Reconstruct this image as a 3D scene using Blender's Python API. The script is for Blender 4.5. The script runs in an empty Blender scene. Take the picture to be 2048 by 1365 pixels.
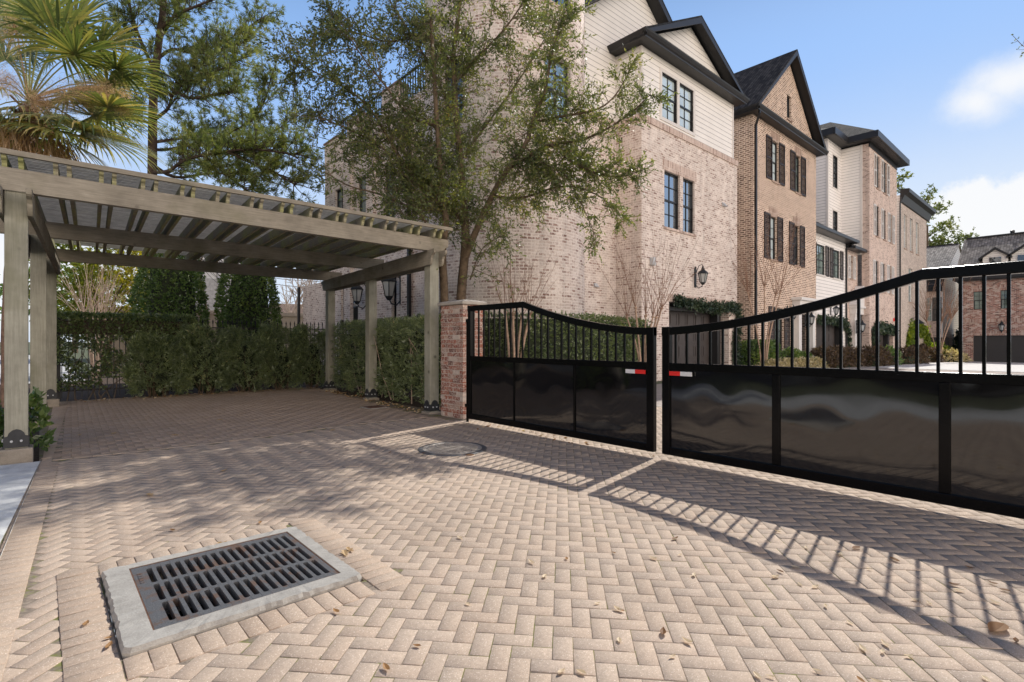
import bpy, math, random
import numpy as np
from mathutils import Vector
R = math.radians
random.seed(7); rng = np.random.default_rng(7)
S = bpy.context.scene; C = S.collection
EYE = 1.35; FPX = 1050.0; YAW = R(42)
CA, SA = math.cos(YAW), math.sin(YAW)
# ------------------------------------------------------------------ survey helpers: sight lines -> real world points
def ray(u, v):
    a = (u-1024)/FPX; b = (682.5-v)/FPX
    return (CA*a+SA, -SA*a+CA, b)
def at(u, v, D):
    r = ray(u, v); return Vector((r[0]*D, r[1]*D, EYE+r[2]*D))
def gp(u, v, z=0.0):
    return at(u, v, (z-EYE)/ray(u, v)[2])
def onY(u, v, y): return at(u, v, y/ray(u, v)[1])
def onX(u, v, x): return at(u, v, x/ray(u, v)[0])

# ------------------------------------------------------------------ mesh builder
class MB:
    def __init__(s): s.v = []; s.f = []; s.r = []; s.uv = None
    def add(s, vs, fs, r=None):
        o = len(s.v); s.v.extend([tuple(p) for p in vs])
        for f in fs: s.f.append(tuple(i+o for i in f)); s.r.append(random.random() if r is None else r)
        return s
    def box(s, x0, x1, y0, y1, z0, z1, r=None):
        vs = [(x0,y0,z0),(x1,y0,z0),(x1,y1,z0),(x0,y1,z0),(x0,y0,z1),(x1,y0,z1),(x1,y1,z1),(x0,y1,z1)]
        r = random.random() if r is None else r
        return s.add(vs, [(3,2,1,0),(4,5,6,7),(0,1,5,4),(1,2,6,5),(2,3,7,6),(3,0,4,7)], r)
    def bar(s, p, q, w, h, up=(0,0,1), r=None):
        p = Vector(p); q = Vector(q); d = (q-p).normalized(); up = Vector(up)
        a = d.cross(up)
        if a.length < 1e-4: a = d.cross(Vector((1,0,0)))
        a.normalize(); b = a.cross(d).normalized(); a *= w/2; b *= h/2
        vs = [p-a-b, p+a-b, p+a+b, p-a+b, q-a-b, q+a-b, q+a+b, q-a+b]
        r = random.random() if r is None else r
        return s.add(vs, [(0,3,2,1),(4,5,6,7),(0,1,5,4),(1,2,6,5),(2,3,7,6),(3,0,4,7)], r)
    def tube(s, pts, rads, n=6, cap=True):
        pts = [Vector(p) for p in pts]; rings = []; prev = None
        if not hasattr(rads, '__len__'): rads = [rads]*len(pts)
        vs = []
        for i, p in enumerate(pts):
            d = (pts[min(i+1, len(pts)-1)]-pts[max(i-1, 0)])
            d = d.normalized() if d.length > 1e-9 else Vector((0,0,1))
            if prev is None:
                a = d.cross(Vector((0,0,1)));
                if a.length < .05: a = d.cross(Vector((1,0,0)))
            else: a = prev - d*prev.dot(d)
            a.normalize(); prev = a; b = d.cross(a)
            for k in range(n):
                t = 2*math.pi*k/n; vs.append(p+(a*math.cos(t)+b*math.sin(t))*rads[i])
        fs = []
        for i in range(len(pts)-1):
            for k in range(n):
                k2 = (k+1) % n; fs.append((i*n+k, i*n+k2, (i+1)*n+k2, (i+1)*n+k))
        if cap: fs += [tuple(range(n-1, -1, -1)), tuple(range((len(pts)-1)*n, len(pts)*n))]
        return s.add(vs, fs, random.random())
    def lathe(s, c, prof, n=12):
        c = Vector(c); vs = []; fs = []
        for (r, z) in prof:
            for k in range(n):
                t = 2*math.pi*k/n; vs.append(c+Vector((r*math.cos(t), r*math.sin(t), z)))
        for i in range(len(prof)-1):
            for k in range(n):
                k2 = (k+1) % n; fs.append((i*n+k, i*n+k2, (i+1)*n+k2, (i+1)*n+k))
        fs += [tuple(range(n-1, -1, -1)), tuple(range((len(prof)-1)*n, len(prof)*n))]
        return s.add(vs, fs, random.random())
    def prism(s, poly, axis, a0, a1):
        # polygon in the plane perpendicular to axis: 'y' -> (x,z), 'x' -> (y,z), 'z' -> (x,y)
        def P(p, a): return (p[0], a, p[1]) if axis == 'y' else ((a, p[0], p[1]) if axis == 'x' else (p[0], p[1], a))
        n = len(poly); vs = [P(p, a0) for p in poly]+[P(p, a1) for p in poly]
        fs = [tuple(range(n)), tuple(range(2*n-1, n-1, -1))]+[(i, (i+1) % n, n+(i+1) % n, n+i) for i in range(n)]
        return s.add(vs, fs, random.random())
    def wall(s, axis, c, a0, a1, z0, z1, ops=(), depth=.14, back=False):
        # facade in plane axis=c, seen from the low side, with real openings and reveals
        def P(a, b, z): return (a, c+b, z) if axis == 'y' else (c+b, a, z)
        us = sorted({a0, a1, *[o[0] for o in ops], *[o[1] for o in ops]}); zs = sorted({z0, z1, *[o[2] for o in ops], *[o[3] for o in ops]})
        us = [u for u in us if a0 <= u <= a1]; zs = [z for z in zs if z0 <= z <= z1]
        for i in range(len(us)-1):
            for j in range(len(zs)-1):
                um = (us[i]+us[i+1])/2; zm = (zs[j]+zs[j+1])/2
                if any(o[0] < um < o[1] and o[2] < zm < o[3] for o in ops): continue
                s.add([P(us[i],0,zs[j]), P(us[i+1],0,zs[j]), P(us[i+1],0,zs[j+1]), P(us[i],0,zs[j+1])], [(0,1,2,3)])
        for (u0, u1, w0, w1) in [o[:4] for o in ops]:
            s.add([P(u0,0,w0),P(u1,0,w0),P(u1,0,w1),P(u0,0,w1),P(u0,depth,w0),P(u1,depth,w0),P(u1,depth,w1),P(u0,depth,w1)],
                  [(0,4,5,1),(1,5,6,2),(2,6,7,3),(3,7,4,0)])
        return s
    def build(s, name, mat, parent=None, kind=None, smooth=False, bevel=0, label=None):
        off = Vector((0,0,0)); p = parent
        while p is not None: off += p.location; p = p.parent
        va = np.array(s.v, dtype=np.float64).reshape(-1, 3)-np.array(off)
        return raw(name, va, s.f, mat, parent, np.array(s.r), kind, smooth, bevel, label, np.array(off), s.uv)

def raw(name, va, faces, mat, parent=None, rnd=None, kind=None, smooth=False, bevel=0, label=None, off=None, uv=None):
    me = bpy.data.meshes.new(name)
    if isinstance(faces, np.ndarray) and len(faces):
        n, k = faces.shape
        me.vertices.add(len(va)); me.vertices.foreach_set('co', va.astype(np.float32).ravel())
        me.loops.add(n*k); me.loops.foreach_set('vertex_index', faces.astype(np.int32).ravel())
        me.polygons.add(n); me.polygons.foreach_set('loop_start', (np.arange(n)*k).astype(np.int32))
        me.update(calc_edges=True)
    else:
        me.from_pydata([tuple(p) for p in va], [], [tuple(f) for f in faces]); me.update()
    me.materials.append(mat)
    n = len(me.polygons)
    if rnd is not None and len(rnd) == n:
        at_ = me.attributes.new('rnd', 'FLOAT', 'FACE'); at_.data.foreach_set('value', rnd.astype(np.float32))
    if len(va) < 60000:
        nl = len(me.loops); li = np.zeros(nl, np.int32); me.loops.foreach_get('vertex_index', li)
        ltot = np.zeros(n, np.int32); me.polygons.foreach_get('loop_total', ltot)
        nor = np.zeros(n*3, np.float32); me.polygons.foreach_get('normal', nor); nor = nor.reshape(-1, 3)
        ln = np.repeat(nor, ltot, axis=0); p = va[li]+(off if off is not None else 0)
        if uv is None:
            h = np.hypot(ln[:, 0], ln[:, 1]); hs = np.where(h < 1e-5, 1, h)
            tx, ty = -ln[:, 1]/hs, ln[:, 0]/hs
            flat = np.abs(ln[:, 2]) > .72
            u = np.where(flat, p[:, 0], p[:, 0]*tx+p[:, 1]*ty); v = np.where(flat, p[:, 1], p[:, 2])
            uvs = np.stack([u, v], 1)
        else: uvs = np.array([uv(q) for q in p])
        l = me.uv_layers.new(name='UVMap'); l.data.foreach_set('uv', uvs.astype(np.float32).ravel())
    if smooth: me.polygons.foreach_set('use_smooth', np.ones(n, bool))
    o = bpy.data.objects.new(name, me); C.objects.link(o)
    if parent: o.parent = parent
    if kind: o['kind'] = kind
    if label: o['label'] = label
    if bevel:
        b = o.modifiers.new('bevel', 'BEVEL'); b.width = bevel; b.segments = 2; b.limit_method = 'ANGLE'
    return o

def thing(name, label, cat, loc, group=None):
    o = bpy.data.objects.new(name, None); C.objects.link(o); o.location = loc; o.empty_display_size = .2
    o['label'] = label; o['category'] = cat
    if group: o['group'] = group
    return o
def tag(o, label, cat, group=None, kind=None):
    o['label'] = label; o['category'] = cat
    if group: o['group'] = group
    if kind: o['kind'] = kind
    return o

# ------------------------------------------------------------------ materials
def mat(name, col=(.5,.5,.5), rough=.7, spec=.4, metal=0):
    m = bpy.data.materials.new(name); m.use_nodes = True; nt = m.node_tree
    b = nt.nodes['Principled BSDF']; b.inputs['Base Color'].default_value = (*col, 1)
    b.inputs['Roughness'].default_value = rough; b.inputs['Specular IOR Level'].default_value = spec; b.inputs['Metallic'].default_value = metal
    return m, nt, b
def N(nt, t, **kw):
    n = nt.nodes.new(t)
    for k, v in kw.items():
        if k in n.inputs: n.inputs[k].default_value = v
        else: setattr(n, k, v)
    return n
def L(nt, a, b): nt.links.new(a, b)
def noise(nt, scale, detail=4, rough=.6, vec=None):
    n = N(nt, 'ShaderNodeTexNoise'); n.inputs['Scale'].default_value = scale; n.inputs['Detail'].default_value = detail; n.inputs['Roughness'].default_value = rough
    if vec is None:
        tc = N(nt, 'ShaderNodeTexCoord'); vec = tc.outputs['Object']
    L(nt, vec, n.inputs['Vector']); return n.outputs['Fac']
def ramp(nt, fac, stops, interp='LINEAR'):
    r = N(nt, 'ShaderNodeValToRGB'); cr = r.color_ramp; cr.interpolation = interp
    while len(cr.elements) < len(stops): cr.elements.new(.5)
    for e, (p, c) in zip(cr.elements, stops):
        e.position = p; e.color = (*c, 1) if hasattr(c, '__len__') else (c, c, c, 1)
    L(nt, fac, r.inputs['Fac']); return r.outputs['Color']
def mix(nt, fac, a, b, mode='MIX'):
    m = N(nt, 'ShaderNodeMix', data_type='RGBA', blend_type=mode)
    for s, v in ((m.inputs[0], fac), (m.inputs[6], a), (m.inputs[7], b)):
        if hasattr(v, 'is_output'): L(nt, v, s)
        elif hasattr(v, '__len__'): s.default_value = (*v, 1)
        else: s.default_value = v
    return m.outputs[2]
def math_(nt, op, a, b=0.0):
    m = N(nt, 'ShaderNodeMath', operation=op)
    for s, v in ((m.inputs[0], a), (m.inputs[1], b)):
        if hasattr(v, 'is_output'): L(nt, v, s)
        else: s.default_value = v
    return m.outputs[0]
def bump(nt, b, h, strength=.4, dist=.02):
    n = N(nt, 'ShaderNodeBump'); n.inputs['Strength'].default_value = strength; n.inputs['Distance'].default_value = dist
    L(nt, h, n.inputs['Height']); L(nt, n.outputs['Normal'], b.inputs['Normal'])
def attr(nt, name='rnd'):
    a = N(nt, 'ShaderNodeAttribute'); a.attribute_name = name; return a.outputs['Fac']
def wpos(nt):
    return N(nt, 'ShaderNodeNewGeometry').outputs['Position']

def simple(name, col, rough=.7, var=.25, scale=6, bmp=0, spec=.4, metal=0, bscale=60):
    m, nt, b = mat(name, col, rough, spec, metal)
    f = noise(nt, scale, 5, .65, wpos(nt))
    L(nt, ramp(nt, f, [(.3, tuple(c*(1-var) for c in col)), (.7, tuple(min(1, c*(1+var)) for c in col))]), b.inputs['Base Color'])
    if bmp: bump(nt, b, noise(nt, bscale, 3, .6, wpos(nt)), bmp, .01)
    return m

def brick(name, stops, mortar, bw=.205, bh=.076, ms=.009, smear=.5, smear_lo=.46):
    m, nt, b = mat(name, (.5,.4,.3), .88, .2)
    uv = N(nt, 'ShaderNodeUVMap').outputs['UV']
    jit = N(nt, 'ShaderNodeTexNoise', Scale=9.0, Detail=2.0); L(nt, uv, jit.inputs['Vector'])
    sub = N(nt, 'ShaderNodeVectorMath', operation='SUBTRACT'); L(nt, jit.outputs['Color'], sub.inputs[0]); sub.inputs[1].default_value = (.5,.5,.5)
    sc = N(nt, 'ShaderNodeVectorMath', operation='SCALE'); L(nt, sub.outputs[0], sc.inputs[0]); sc.inputs['Scale'].default_value = .016
    ad = N(nt, 'ShaderNodeVectorMath', operation='ADD'); L(nt, uv, ad.inputs[0]); L(nt, sc.outputs[0], ad.inputs[1])
    t = N(nt, 'ShaderNodeTexBrick'); L(nt, ad.outputs[0], t.inputs['Vector'])
    for k, v in {'Scale':1.0,'Mortar Size':ms,'Mortar Smooth':.25,'Bias':0.0,'Brick Width':bw,'Row Height':bh}.items(): t.inputs[k].default_value = v
    t.inputs['Color1'].default_value = (0,0,0,1); t.inputs['Color2'].default_value = (1,1,1,1); t.inputs['Mortar'].default_value = (.5,.5,.5,1)
    g = t.outputs['Color']; fac = t.outputs['Fac']
    n1 = noise(nt, 14, 6, .7, uv); n2 = noise(nt, 2.1, 4, .6, uv); n3 = noise(nt, 55, 3, .7, uv)
    gg = math_(nt, 'ADD', g, math_(nt, 'MULTIPLY', math_(nt, 'SUBTRACT', n1, .5), .55))
    col = ramp(nt, gg, stops)
    col = mix(nt, .35, col, ramp(nt, n3, [(.3, .55), (.7, 1.15)]), 'MULTIPLY')
    sm = ramp(nt, math_(nt, 'ADD', n1, math_(nt, 'MULTIPLY', math_(nt, 'SUBTRACT', n2, .5), .5)), [(smear_lo, 0.0), (smear_lo+.12, 1.0)])
    col = mix(nt, math_(nt, 'MULTIPLY', sm, smear), col, mortar)
    mcol = mix(nt, .5, mortar, ramp(nt, n3, [(.25, .7), (.75, 1.1)]), 'MULTIPLY')
    col = mix(nt, fac, col, mcol)
    col = mix(nt, .4, col, ramp(nt, n2, [(.3, .78), (.7, 1.1)]), 'MULTIPLY')
    mp = N(nt, 'ShaderNodeMapping'); L(nt, uv, mp.inputs[0]); mp.inputs['Scale'].default_value = (2.6, .22, 1)
    col = mix(nt, .55, col, ramp(nt, noise(nt, 1, 5, .65, mp.outputs[0]), [(.32, .72), (.5, 1.0), (.7, 1.06)]), 'MULTIPLY')   # rain streaks
    L(nt, col, b.inputs['Base Color'])
    h = math_(nt, 'ADD', math_(nt, 'MULTIPLY', fac, -1.0), math_(nt, 'MULTIPLY', n1, .6))
    bump(nt, b, h, .7, .012)
    return m

def siding(name, col, pitch=.16):
    m, nt, b = mat(name, col, .55, .35)
    p = N(nt, 'ShaderNodeSeparateXYZ'); L(nt, wpos(nt), p.inputs[0])
    f = math_(nt, 'FRACT', math_(nt, 'DIVIDE', p.outputs[2], pitch))
    n = noise(nt, 1.3, 4, .6, wpos(nt))
    c = ramp(nt, f, [(0, tuple(c*.32 for c in col)), (.09, tuple(c*.45 for c in col)), (.12, col), (1, col)])
    L(nt, mix(nt, .5, c, ramp(nt, n, [(.3, .86), (.7, 1.05)]), 'MULTIPLY'), b.inputs['Base Color'])
    bump(nt, b, math_(nt, 'MULTIPLY', f, -1.0), .6, .02)
    return m

def leafmat(name, stops, trans=.35, rough=.45, spec=.5):
    m = bpy.data.materials.new(name); m.use_nodes = True; nt = m.node_tree; nt.nodes.clear()
    out = N(nt, 'ShaderNodeOutputMaterial'); c = ramp(nt, attr(nt), stops)
    p = N(nt, 'ShaderNodeBsdfPrincipled'); p.inputs['Roughness'].default_value = rough; p.inputs['Specular IOR Level'].default_value = spec
    L(nt, c, p.inputs['Base Color'])
    t = N(nt, 'ShaderNodeBsdfTranslucent'); L(nt, mix(nt, 1.0, c, (1.6, 1.5, .6), 'MULTIPLY'), t.inputs['Color'])
    ms = N(nt, 'ShaderNodeMixShader'); ms.inputs[0].default_value = trans
    L(nt, p.outputs[0], ms.inputs[1]); L(nt, t.outputs[0], ms.inputs[2]); L(nt, ms.outputs[0], out.inputs['Surface'])
    return m

def paver(name, stops, speck=.8):
    m, nt, b = mat(name, (.3,.25,.2), .85, .25)
    w = wpos(nt); c = ramp(nt, attr(nt), stops)
    n = noise(nt, 190, 2, .7, w); n2 = noise(nt, 1.1, 6, .62, w); n3 = noise(nt, 45, 5, .72, w)
    c = mix(nt, .6, c, ramp(nt, n3, [(.3, .72), (.7, 1.16)]), 'MULTIPLY')
    c = mix(nt, .55, c, ramp(nt, n2, [(.3, .68), (.7, 1.12)]), 'MULTIPLY')
    vo = N(nt, 'ShaderNodeTexVoronoi', Scale=95.0); L(nt, w, vo.inputs['Vector'])
    sp = ramp(nt, vo.outputs['Distance'], [(.20, 1.0), (.30, 0.0)])
    pick = ramp(nt, noise(nt, 330, 1, .5, w), [(.52, 0.0), (.56, 1.0)])
    c = mix(nt, math_(nt, 'MULTIPLY', math_(nt, 'MULTIPLY', sp, pick), speck), c, (.86,.76,.64))
    c = mix(nt, .5, c, ramp(nt, n, [(.3, .7), (.7, 1.2)]), 'MULTIPLY')
    L(nt, c, b.inputs['Base Color'])
    bump(nt, b, n, .35, .004)
    return m

PAV = paver('paver_concrete', [(0,(.49,.375,.284)), (.35,(.50,.388,.297)), (.7,(.51,.40,.308)), (1,(.495,.388,.302))])
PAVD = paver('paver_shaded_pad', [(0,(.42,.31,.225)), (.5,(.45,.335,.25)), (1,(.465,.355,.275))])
PAVB = paver('paver_border', [(0,(.47,.355,.265)), (.5,(.485,.372,.28)), (1,(.495,.385,.294))])
def joint_mat():
    m, nt, b = mat('joint_sand', (.14,.12,.09), .95, .1); w = wpos(nt)
    n = noise(nt, 3.2, 5, .7, w); n2 = noise(nt, 40, 3, .6, w)
    moss = ramp(nt, math_(nt, 'ADD', n, math_(nt, 'MULTIPLY', math_(nt, 'SUBTRACT', n2, .5), .35)), [(.5, 0.0), (.6, 1.0)])
    L(nt, mix(nt, moss, ramp(nt, n2, [(.3, (.16,.128,.10)), (.7, (.34,.28,.22))]), ramp(nt, n2, [(.3, (.12,.12,.045)), (.7, (.23,.23,.085))])), b.inputs['Base Color'])
    return m
JOINT = joint_mat()
def concrete(name, col):
    m, nt, b = mat(name, col, .85, .25); w = wpos(nt)
    n = noise(nt, 7, 6, .7, w); n2 = noise(nt, 120, 3, .7, w)
    c = ramp(nt, n, [(.3, tuple(x*.72 for x in col)), (.55, col), (.75, tuple(min(1, x*1.15) for x in col))])
    L(nt, mix(nt, .5, c, ramp(nt, n2, [(.3, .7), (.7, 1.2)]), 'MULTIPLY'), b.inputs['Base Color']); bump(nt, b, n2, .5, .004)
    return m
CONC = concrete('concrete_collar', (.40,.375,.335)); CONCL = concrete('concrete_walk', (.66,.655,.63)); FOOT = concrete('concrete_footing', (.33,.29,.24)); STREETC = concrete('concrete_drive', (.62,.59,.56))
def iron():
    m, nt, b = mat('cast_iron', (.06,.06,.062), .6, .5); w = wpos(nt)
    n = noise(nt, 9, 6, .7, w); n2 = noise(nt, 170, 3, .7, w)
    c = mix(nt, ramp(nt, n, [(.52, 0.0), (.62, .8)]), ramp(nt, n2, [(.3, (.05,.052,.056)), (.7, (.135,.137,.142))]), (.12,.062,.035))
    L(nt, c, b.inputs['Base Color']); bump(nt, b, n2, .6, .003); return m
IRON = iron()
DARK = simple('pit_dark', (.012,.011,.010), .95, .3)
def glossblack():
    m, nt, b = mat('gloss_black_paint', (.006,.0058,.0062), .1, .6); w = wpos(nt)
    n = noise(nt, 1.0, .5, .35, w); n2 = noise(nt, 3.2, 6, .7, w)
    b.inputs['Coat Weight'].default_value = .7; b.inputs['Specular IOR Level'].default_value = .7; b.inputs['Coat Roughness'].default_value = .05
    L(nt, ramp(nt, n2, [(.35, .02), (.7, .07)]), b.inputs['Roughness']); bump(nt, b, n, .25, .05); return m
GLOSS = glossblack()
BLK = simple('gate_black_frame', (.004,.0038,.004), .2, .2, 8, .10, .18, 0, 25)
IRONF = simple('fence_black', (.012,.012,.013), .42, .25, 20)
TRIM = simple('black_trim', (.018,.018,.020), .45, .15, 4, 0, .45)
GUT = simple('dark_gutter', (.02,.02,.022), .38, .15, 4)
FRAME = simple('window_black', (.012,.012,.014), .35, .1)
WFRAME = simple('window_white', (.66,.65,.63), .45, .08)
SHUT = simple('shutter_brown', (.034,.024,.022), .55, .2, 10)
SHUTW = simple('shutter_white', (.66,.64,.62), .5, .08, 10)
SHUTG = simple('shutter_grey', (.07,.075,.075), .5, .1, 10)
GAR = simple('garage_brown', (.058,.048,.046), .5, .08, 5)
GARD = simple('garage_dark', (.035,.034,.036), .5, .08, 5)
STONE = concrete('stone_cap', (.45,.41,.36)); WPORT = simple('white_portico', (.72,.70,.68), .5, .05)
WHT = siding('white_lap_siding', (.89,.85,.80), .19); WHT2 = siding('white_board_siding', (.9,.86,.825), .2); GRYS = siding('grey_lap_siding', (.52,.53,.55), .22); BEIS = siding('beige_lap_siding', (.62,.55,.45), .2)
WTRIM = simple('white_trim', (.72,.68,.64), .5, .04)
BMAIN = brick('brick_pink_tumbled', [(0,(.27,.165,.135)), (.16,(.42,.29,.24)), (.36,(.62,.50,.44)), (.7,(.74,.635,.57)), (1,(.62,.50,.435))], (.88,.79,.72), .215, .082, .013, .7, .47)
BTWO = brick('brick_brown_tan', [(0,(.13,.068,.045)), (.4,(.25,.145,.105)), (.75,(.47,.32,.24)), (1,(.56,.41,.32))], (.86,.70,.57), .225, .092, .022, .4, .54)
BFOUR = brick('brick_pink_far', [(0,(.24,.14,.11)), (.25,(.54,.40,.34)), (.6,(.68,.53,.46)), (1,(.62,.47,.40))], (.8,.67,.585), .21, .08, .012, .45, .5)
BFIVE = brick('brick_grey_brown', [(0,(.2,.13,.105)), (.4,(.40,.30,.25)), (1,(.52,.41,.345))], (.76,.69,.62), .21, .08, .016, .4, .5)
BRED = brick('brick_red_mixed', [(0,(.13,.06,.05)), (.3,(.32,.135,.10)), (.6,(.42,.21,.17)), (.8,(.55,.42,.36)), (1,(.60,.48,.42))], (.58,.50,.45), .26, .1, .012, .4, .52)
SOLD = brick('brick_soldier', [(0,(.32,.19,.15)), (.35,(.58,.44,.375)), (1,(.68,.54,.47))], (.76,.65,.575), .074, .40, .010, .5, .5)
SOLD2 = brick('brick_soldier_tan', [(0,(.20,.11,.08)), (.5,(.42,.29,.225)), (1,(.50,.37,.30))], (.62,.50,.42), .077, .44, .012, .4, .5)
def pillar_mat():
    m, nt, b = mat('pillar_red_brick', (.4,.15,.1), .9, .2); w = wpos(nt)
    c = ramp(nt, attr(nt), [(0,(.17,.075,.055)), (.25,(.30,.105,.07)), (.55,(.40,.15,.095)), (.75,(.38,.22,.165)), (.9,(.55,.43,.36)), (1,(.62,.53,.46))])
    n = noise(nt, 34, 5, .7, w); n2 = noise(nt, 11, 4, .6, w)
    c = mix(nt, ramp(nt, n, [(.47, 0.0), (.6, .85)]), c, (.66,.56,.49)); c = mix(nt, .5, c, ramp(nt, n2, [(.3,.6),(.7,1.15)]), 'MULTIPLY')
    L(nt, c, b.inputs['Base Color']); bump(nt, b, n, .7, .01); return m
PBRICK = pillar_mat(); MORT = simple('white_mortar', (.60,.53,.47), .95, .2, 22, .6)
def shingle(name, lo, hi, rh=.15, bw=.28):
    m, nt, b = mat(name, lo, .92, .15); uv = N(nt, 'ShaderNodeUVMap').outputs['UV']
    t = N(nt, 'ShaderNodeTexBrick'); L(nt, uv, t.inputs['Vector'])
    for k, v in {'Scale':1.0,'Mortar Size':.012,'Mortar Smooth':.4,'Brick Width':bw,'Row Height':rh}.items(): t.inputs[k].default_value = v
    t.inputs['Color1'].default_value = (0,0,0,1); t.inputs['Color2'].default_value = (1,1,1,1); t.inputs['Mortar'].default_value = (0,0,0,1)
    n = noise(nt, 5, 5, .7, uv); n2 = noise(nt, 90, 2, .7, uv)
    f = math_(nt, 'ADD', math_(nt, 'MULTIPLY', t.outputs['Color'], .6), math_(nt, 'MULTIPLY', n, .45))
    c = ramp(nt, f, [(.15, lo), (.85, hi)]); c = mix(nt, t.outputs['Fac'], c, tuple(x*.35 for x in lo))
    L(nt, mix(nt, .5, c, ramp(nt, n2, [(.3,.7),(.7,1.25)]), 'MULTIPLY'), b.inputs['Base Color']); bump(nt, b, f, .5, .02); return m
SHG = shingle('shingles_dark', (.022,.022,.024), (.085,.08,.077)); SHG2 = shingle('shingles_grey', (.13,.115,.10), (.36,.325,.29), .2, .34); SHG3 = shingle('shingles_plain', (.022,.024,.028), (.05,.053,.06))
def wood(name, lo, hi):
    m, nt, b = mat(name, lo, .8, .2); tc = N(nt, 'ShaderNodeTexCoord'); w = wpos(nt)
    uv = N(nt, 'ShaderNodeUVMap').outputs['UV']
    mp = N(nt, 'ShaderNodeMapping'); L(nt, uv, mp.inputs[0]); mp.inputs['Scale'].default_value = (3.5, 55, 1) if name.startswith('beam') else (55, 2.5, 1)
    g = noise(nt, 1, 5, .7, mp.outputs[0]); n = noise(nt, 2.3, 5, .65, w)
    vo = N(nt, 'ShaderNodeTexVoronoi', Scale=2.6); L(nt, uv, vo.inputs['Vector'])
    kn = ramp(nt, vo.outputs['Distance'], [(.04, 1.0), (.11, 0.0)])
    c = ramp(nt, g, [(.25, lo), (.75, hi)]); c = mix(nt, .7, c, ramp(nt, n, [(.3, .62), (.7, 1.2)]), 'MULTIPLY')
    mz = noise(nt, .9, 4, .6, w); c = mix(nt, ramp(nt, mz, [(.55, 0.0), (.7, .5)]), c, (.12,.12,.055))
    c = mix(nt, math_(nt, 'MULTIPLY', kn, .75), c, tuple(x*.28 for x in lo))
    L(nt, c, b.inputs['Base Color']); bump(nt, b, g, .35, .004); return m
WBEAM = wood('beam_weathered', (.215,.19,.15), (.385,.345,.28)); WPOST = wood('post_weathered', (.255,.245,.195), (.41,.40,.33)); WSLAT = simple('slat_weathered', (.40,.40,.38), .8, .25, 5)
def rafter_mat():
    m, nt, b = mat('rafter_mossy', (.22,.2,.15), .85, .2); w = wpos(nt); n = noise(nt, 1.6, 5, .65, w); n2 = noise(nt, 25, 4, .7, w)
    c = ramp(nt, n, [(.42, (.32,.29,.225)), (.58, (.37,.36,.19)), (.72, (.35,.37,.15))]); L(nt, mix(nt, .6, c, ramp(nt, n2, [(.3,.6),(.7,1.2)]), 'MULTIPLY'), b.inputs['Base Color']); return m
WRAFT = rafter_mat(); STEEL = simple('post_base_steel', (.03,.032,.036), .5, .3, 15, .2)
def glass(name, col, gl=.5, tint=(.8,.9,1)):
    m = bpy.data.materials.new(name); m.use_nodes = True; nt = m.node_tree; nt.nodes.clear(); out = N(nt, 'ShaderNodeOutputMaterial')
    d = N(nt, 'ShaderNodeBsdfDiffuse'); w = wpos(nt); n = noise(nt, .9, 2, .5, w)
    L(nt, ramp(nt, n, [(.35, tuple(c*(.8 if col[1] > .4 else .45) for c in col)), (.65, col)]), d.inputs['Color'])
    g = N(nt, 'ShaderNodeBsdfGlossy'); g.inputs['Roughness'].default_value = .03; g.inputs['Color'].default_value = (*tint, 1)
    bn = N(nt, 'ShaderNodeBump'); bn.inputs['Strength'].default_value = .25; bn.inputs['Distance'].default_value = .03; L(nt, noise(nt, 1.4, 2, .5, w), bn.inputs['Height']); L(nt, bn.outputs[0], g.inputs['Normal'])
    lw = N(nt, 'ShaderNodeLayerWeight', Blend=.35); f = math_(nt, 'MULTIPLY', math_(nt, 'ADD', lw.outputs['Facing'], .25), gl)
    ms = N(nt, 'ShaderNodeMixShader'); L(nt, f, ms.inputs[0]); L(nt, d.outputs[0], ms.inputs[1]); L(nt, g.outputs[0], ms.inputs[2]); L(nt, ms.outputs[0], out.inputs['Surface']); return m
GLD = glass('glass_dark', (.06,.07,.075), .75); GLB = glass('glass_blind_and_sheen', (.62,.74,.77), .3); GLG = glass('glass_green', (.22,.29,.26), .45)  # pale tone: blinds on the corner house, painted reflection on the gabled house
LGL = glass('lantern_glass', (.45,.46,.45), .5)
BARK = simple('bark_oak', (.13,.095,.065), .95, .45, 9, .9, .1, 0, 40); BARKP = simple('bark_pine', (.085,.06,.048), .95, .4, 8, .8, .1, 0, 30); CRAPE = simple('bark_crape', (.40,.28,.205), .8, .35, 12, .3)
WHIP = simple('whip_bark', (.27,.165,.115), .85, .3, 10); PALMB = simple('palm_trunk', (.24,.155,.11), .95, .4, 12, .9); BAREB = simple('bare_bark', (.50,.40,.33), .85, .25, 8); TAN = simple('tan_twigs', (.50,.38,.29), .85, .2, 10)
OAKL = leafmat('oak_leaf', [(0,(.055,.08,.045)), (.5,(.115,.15,.062)), (.82,(.22,.245,.075)), (.96,(.34,.31,.085)), (1,(.42,.22,.05))], .45, .45, .4)
PINEL = leafmat('pine_needle', [(0,(.055,.085,.04)), (.5,(.135,.175,.065)), (1,(.27,.28,.10))], .42, .5, .4)
HEDL = leafmat('hedge_leaf', [(0,(.06,.09,.045)), (.55,(.15,.205,.085)), (.93,(.25,.30,.105)), (1,(.4,.31,.16))], .3, .28, .9)
YEWL = leafmat('yew_leaf', [(0,(.11,.145,.08)), (.55,(.24,.30,.145)), (.95,(.36,.41,.18)), (1,(.5,.38,.22))], .32, .3, .9)
CONEL = leafmat('holly_leaf', [(0,(.06,.11,.045)), (.6,(.14,.225,.075)), (1,(.27,.33,.10))], .36, .26, .9)
YELL = leafmat('yellow_leaf', [(0,(.06,.095,.02)), (.4,(.18,.21,.035)), (.75,(.46,.38,.05)), (1,(.7,.54,.10))], .6, .4, .5)
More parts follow.
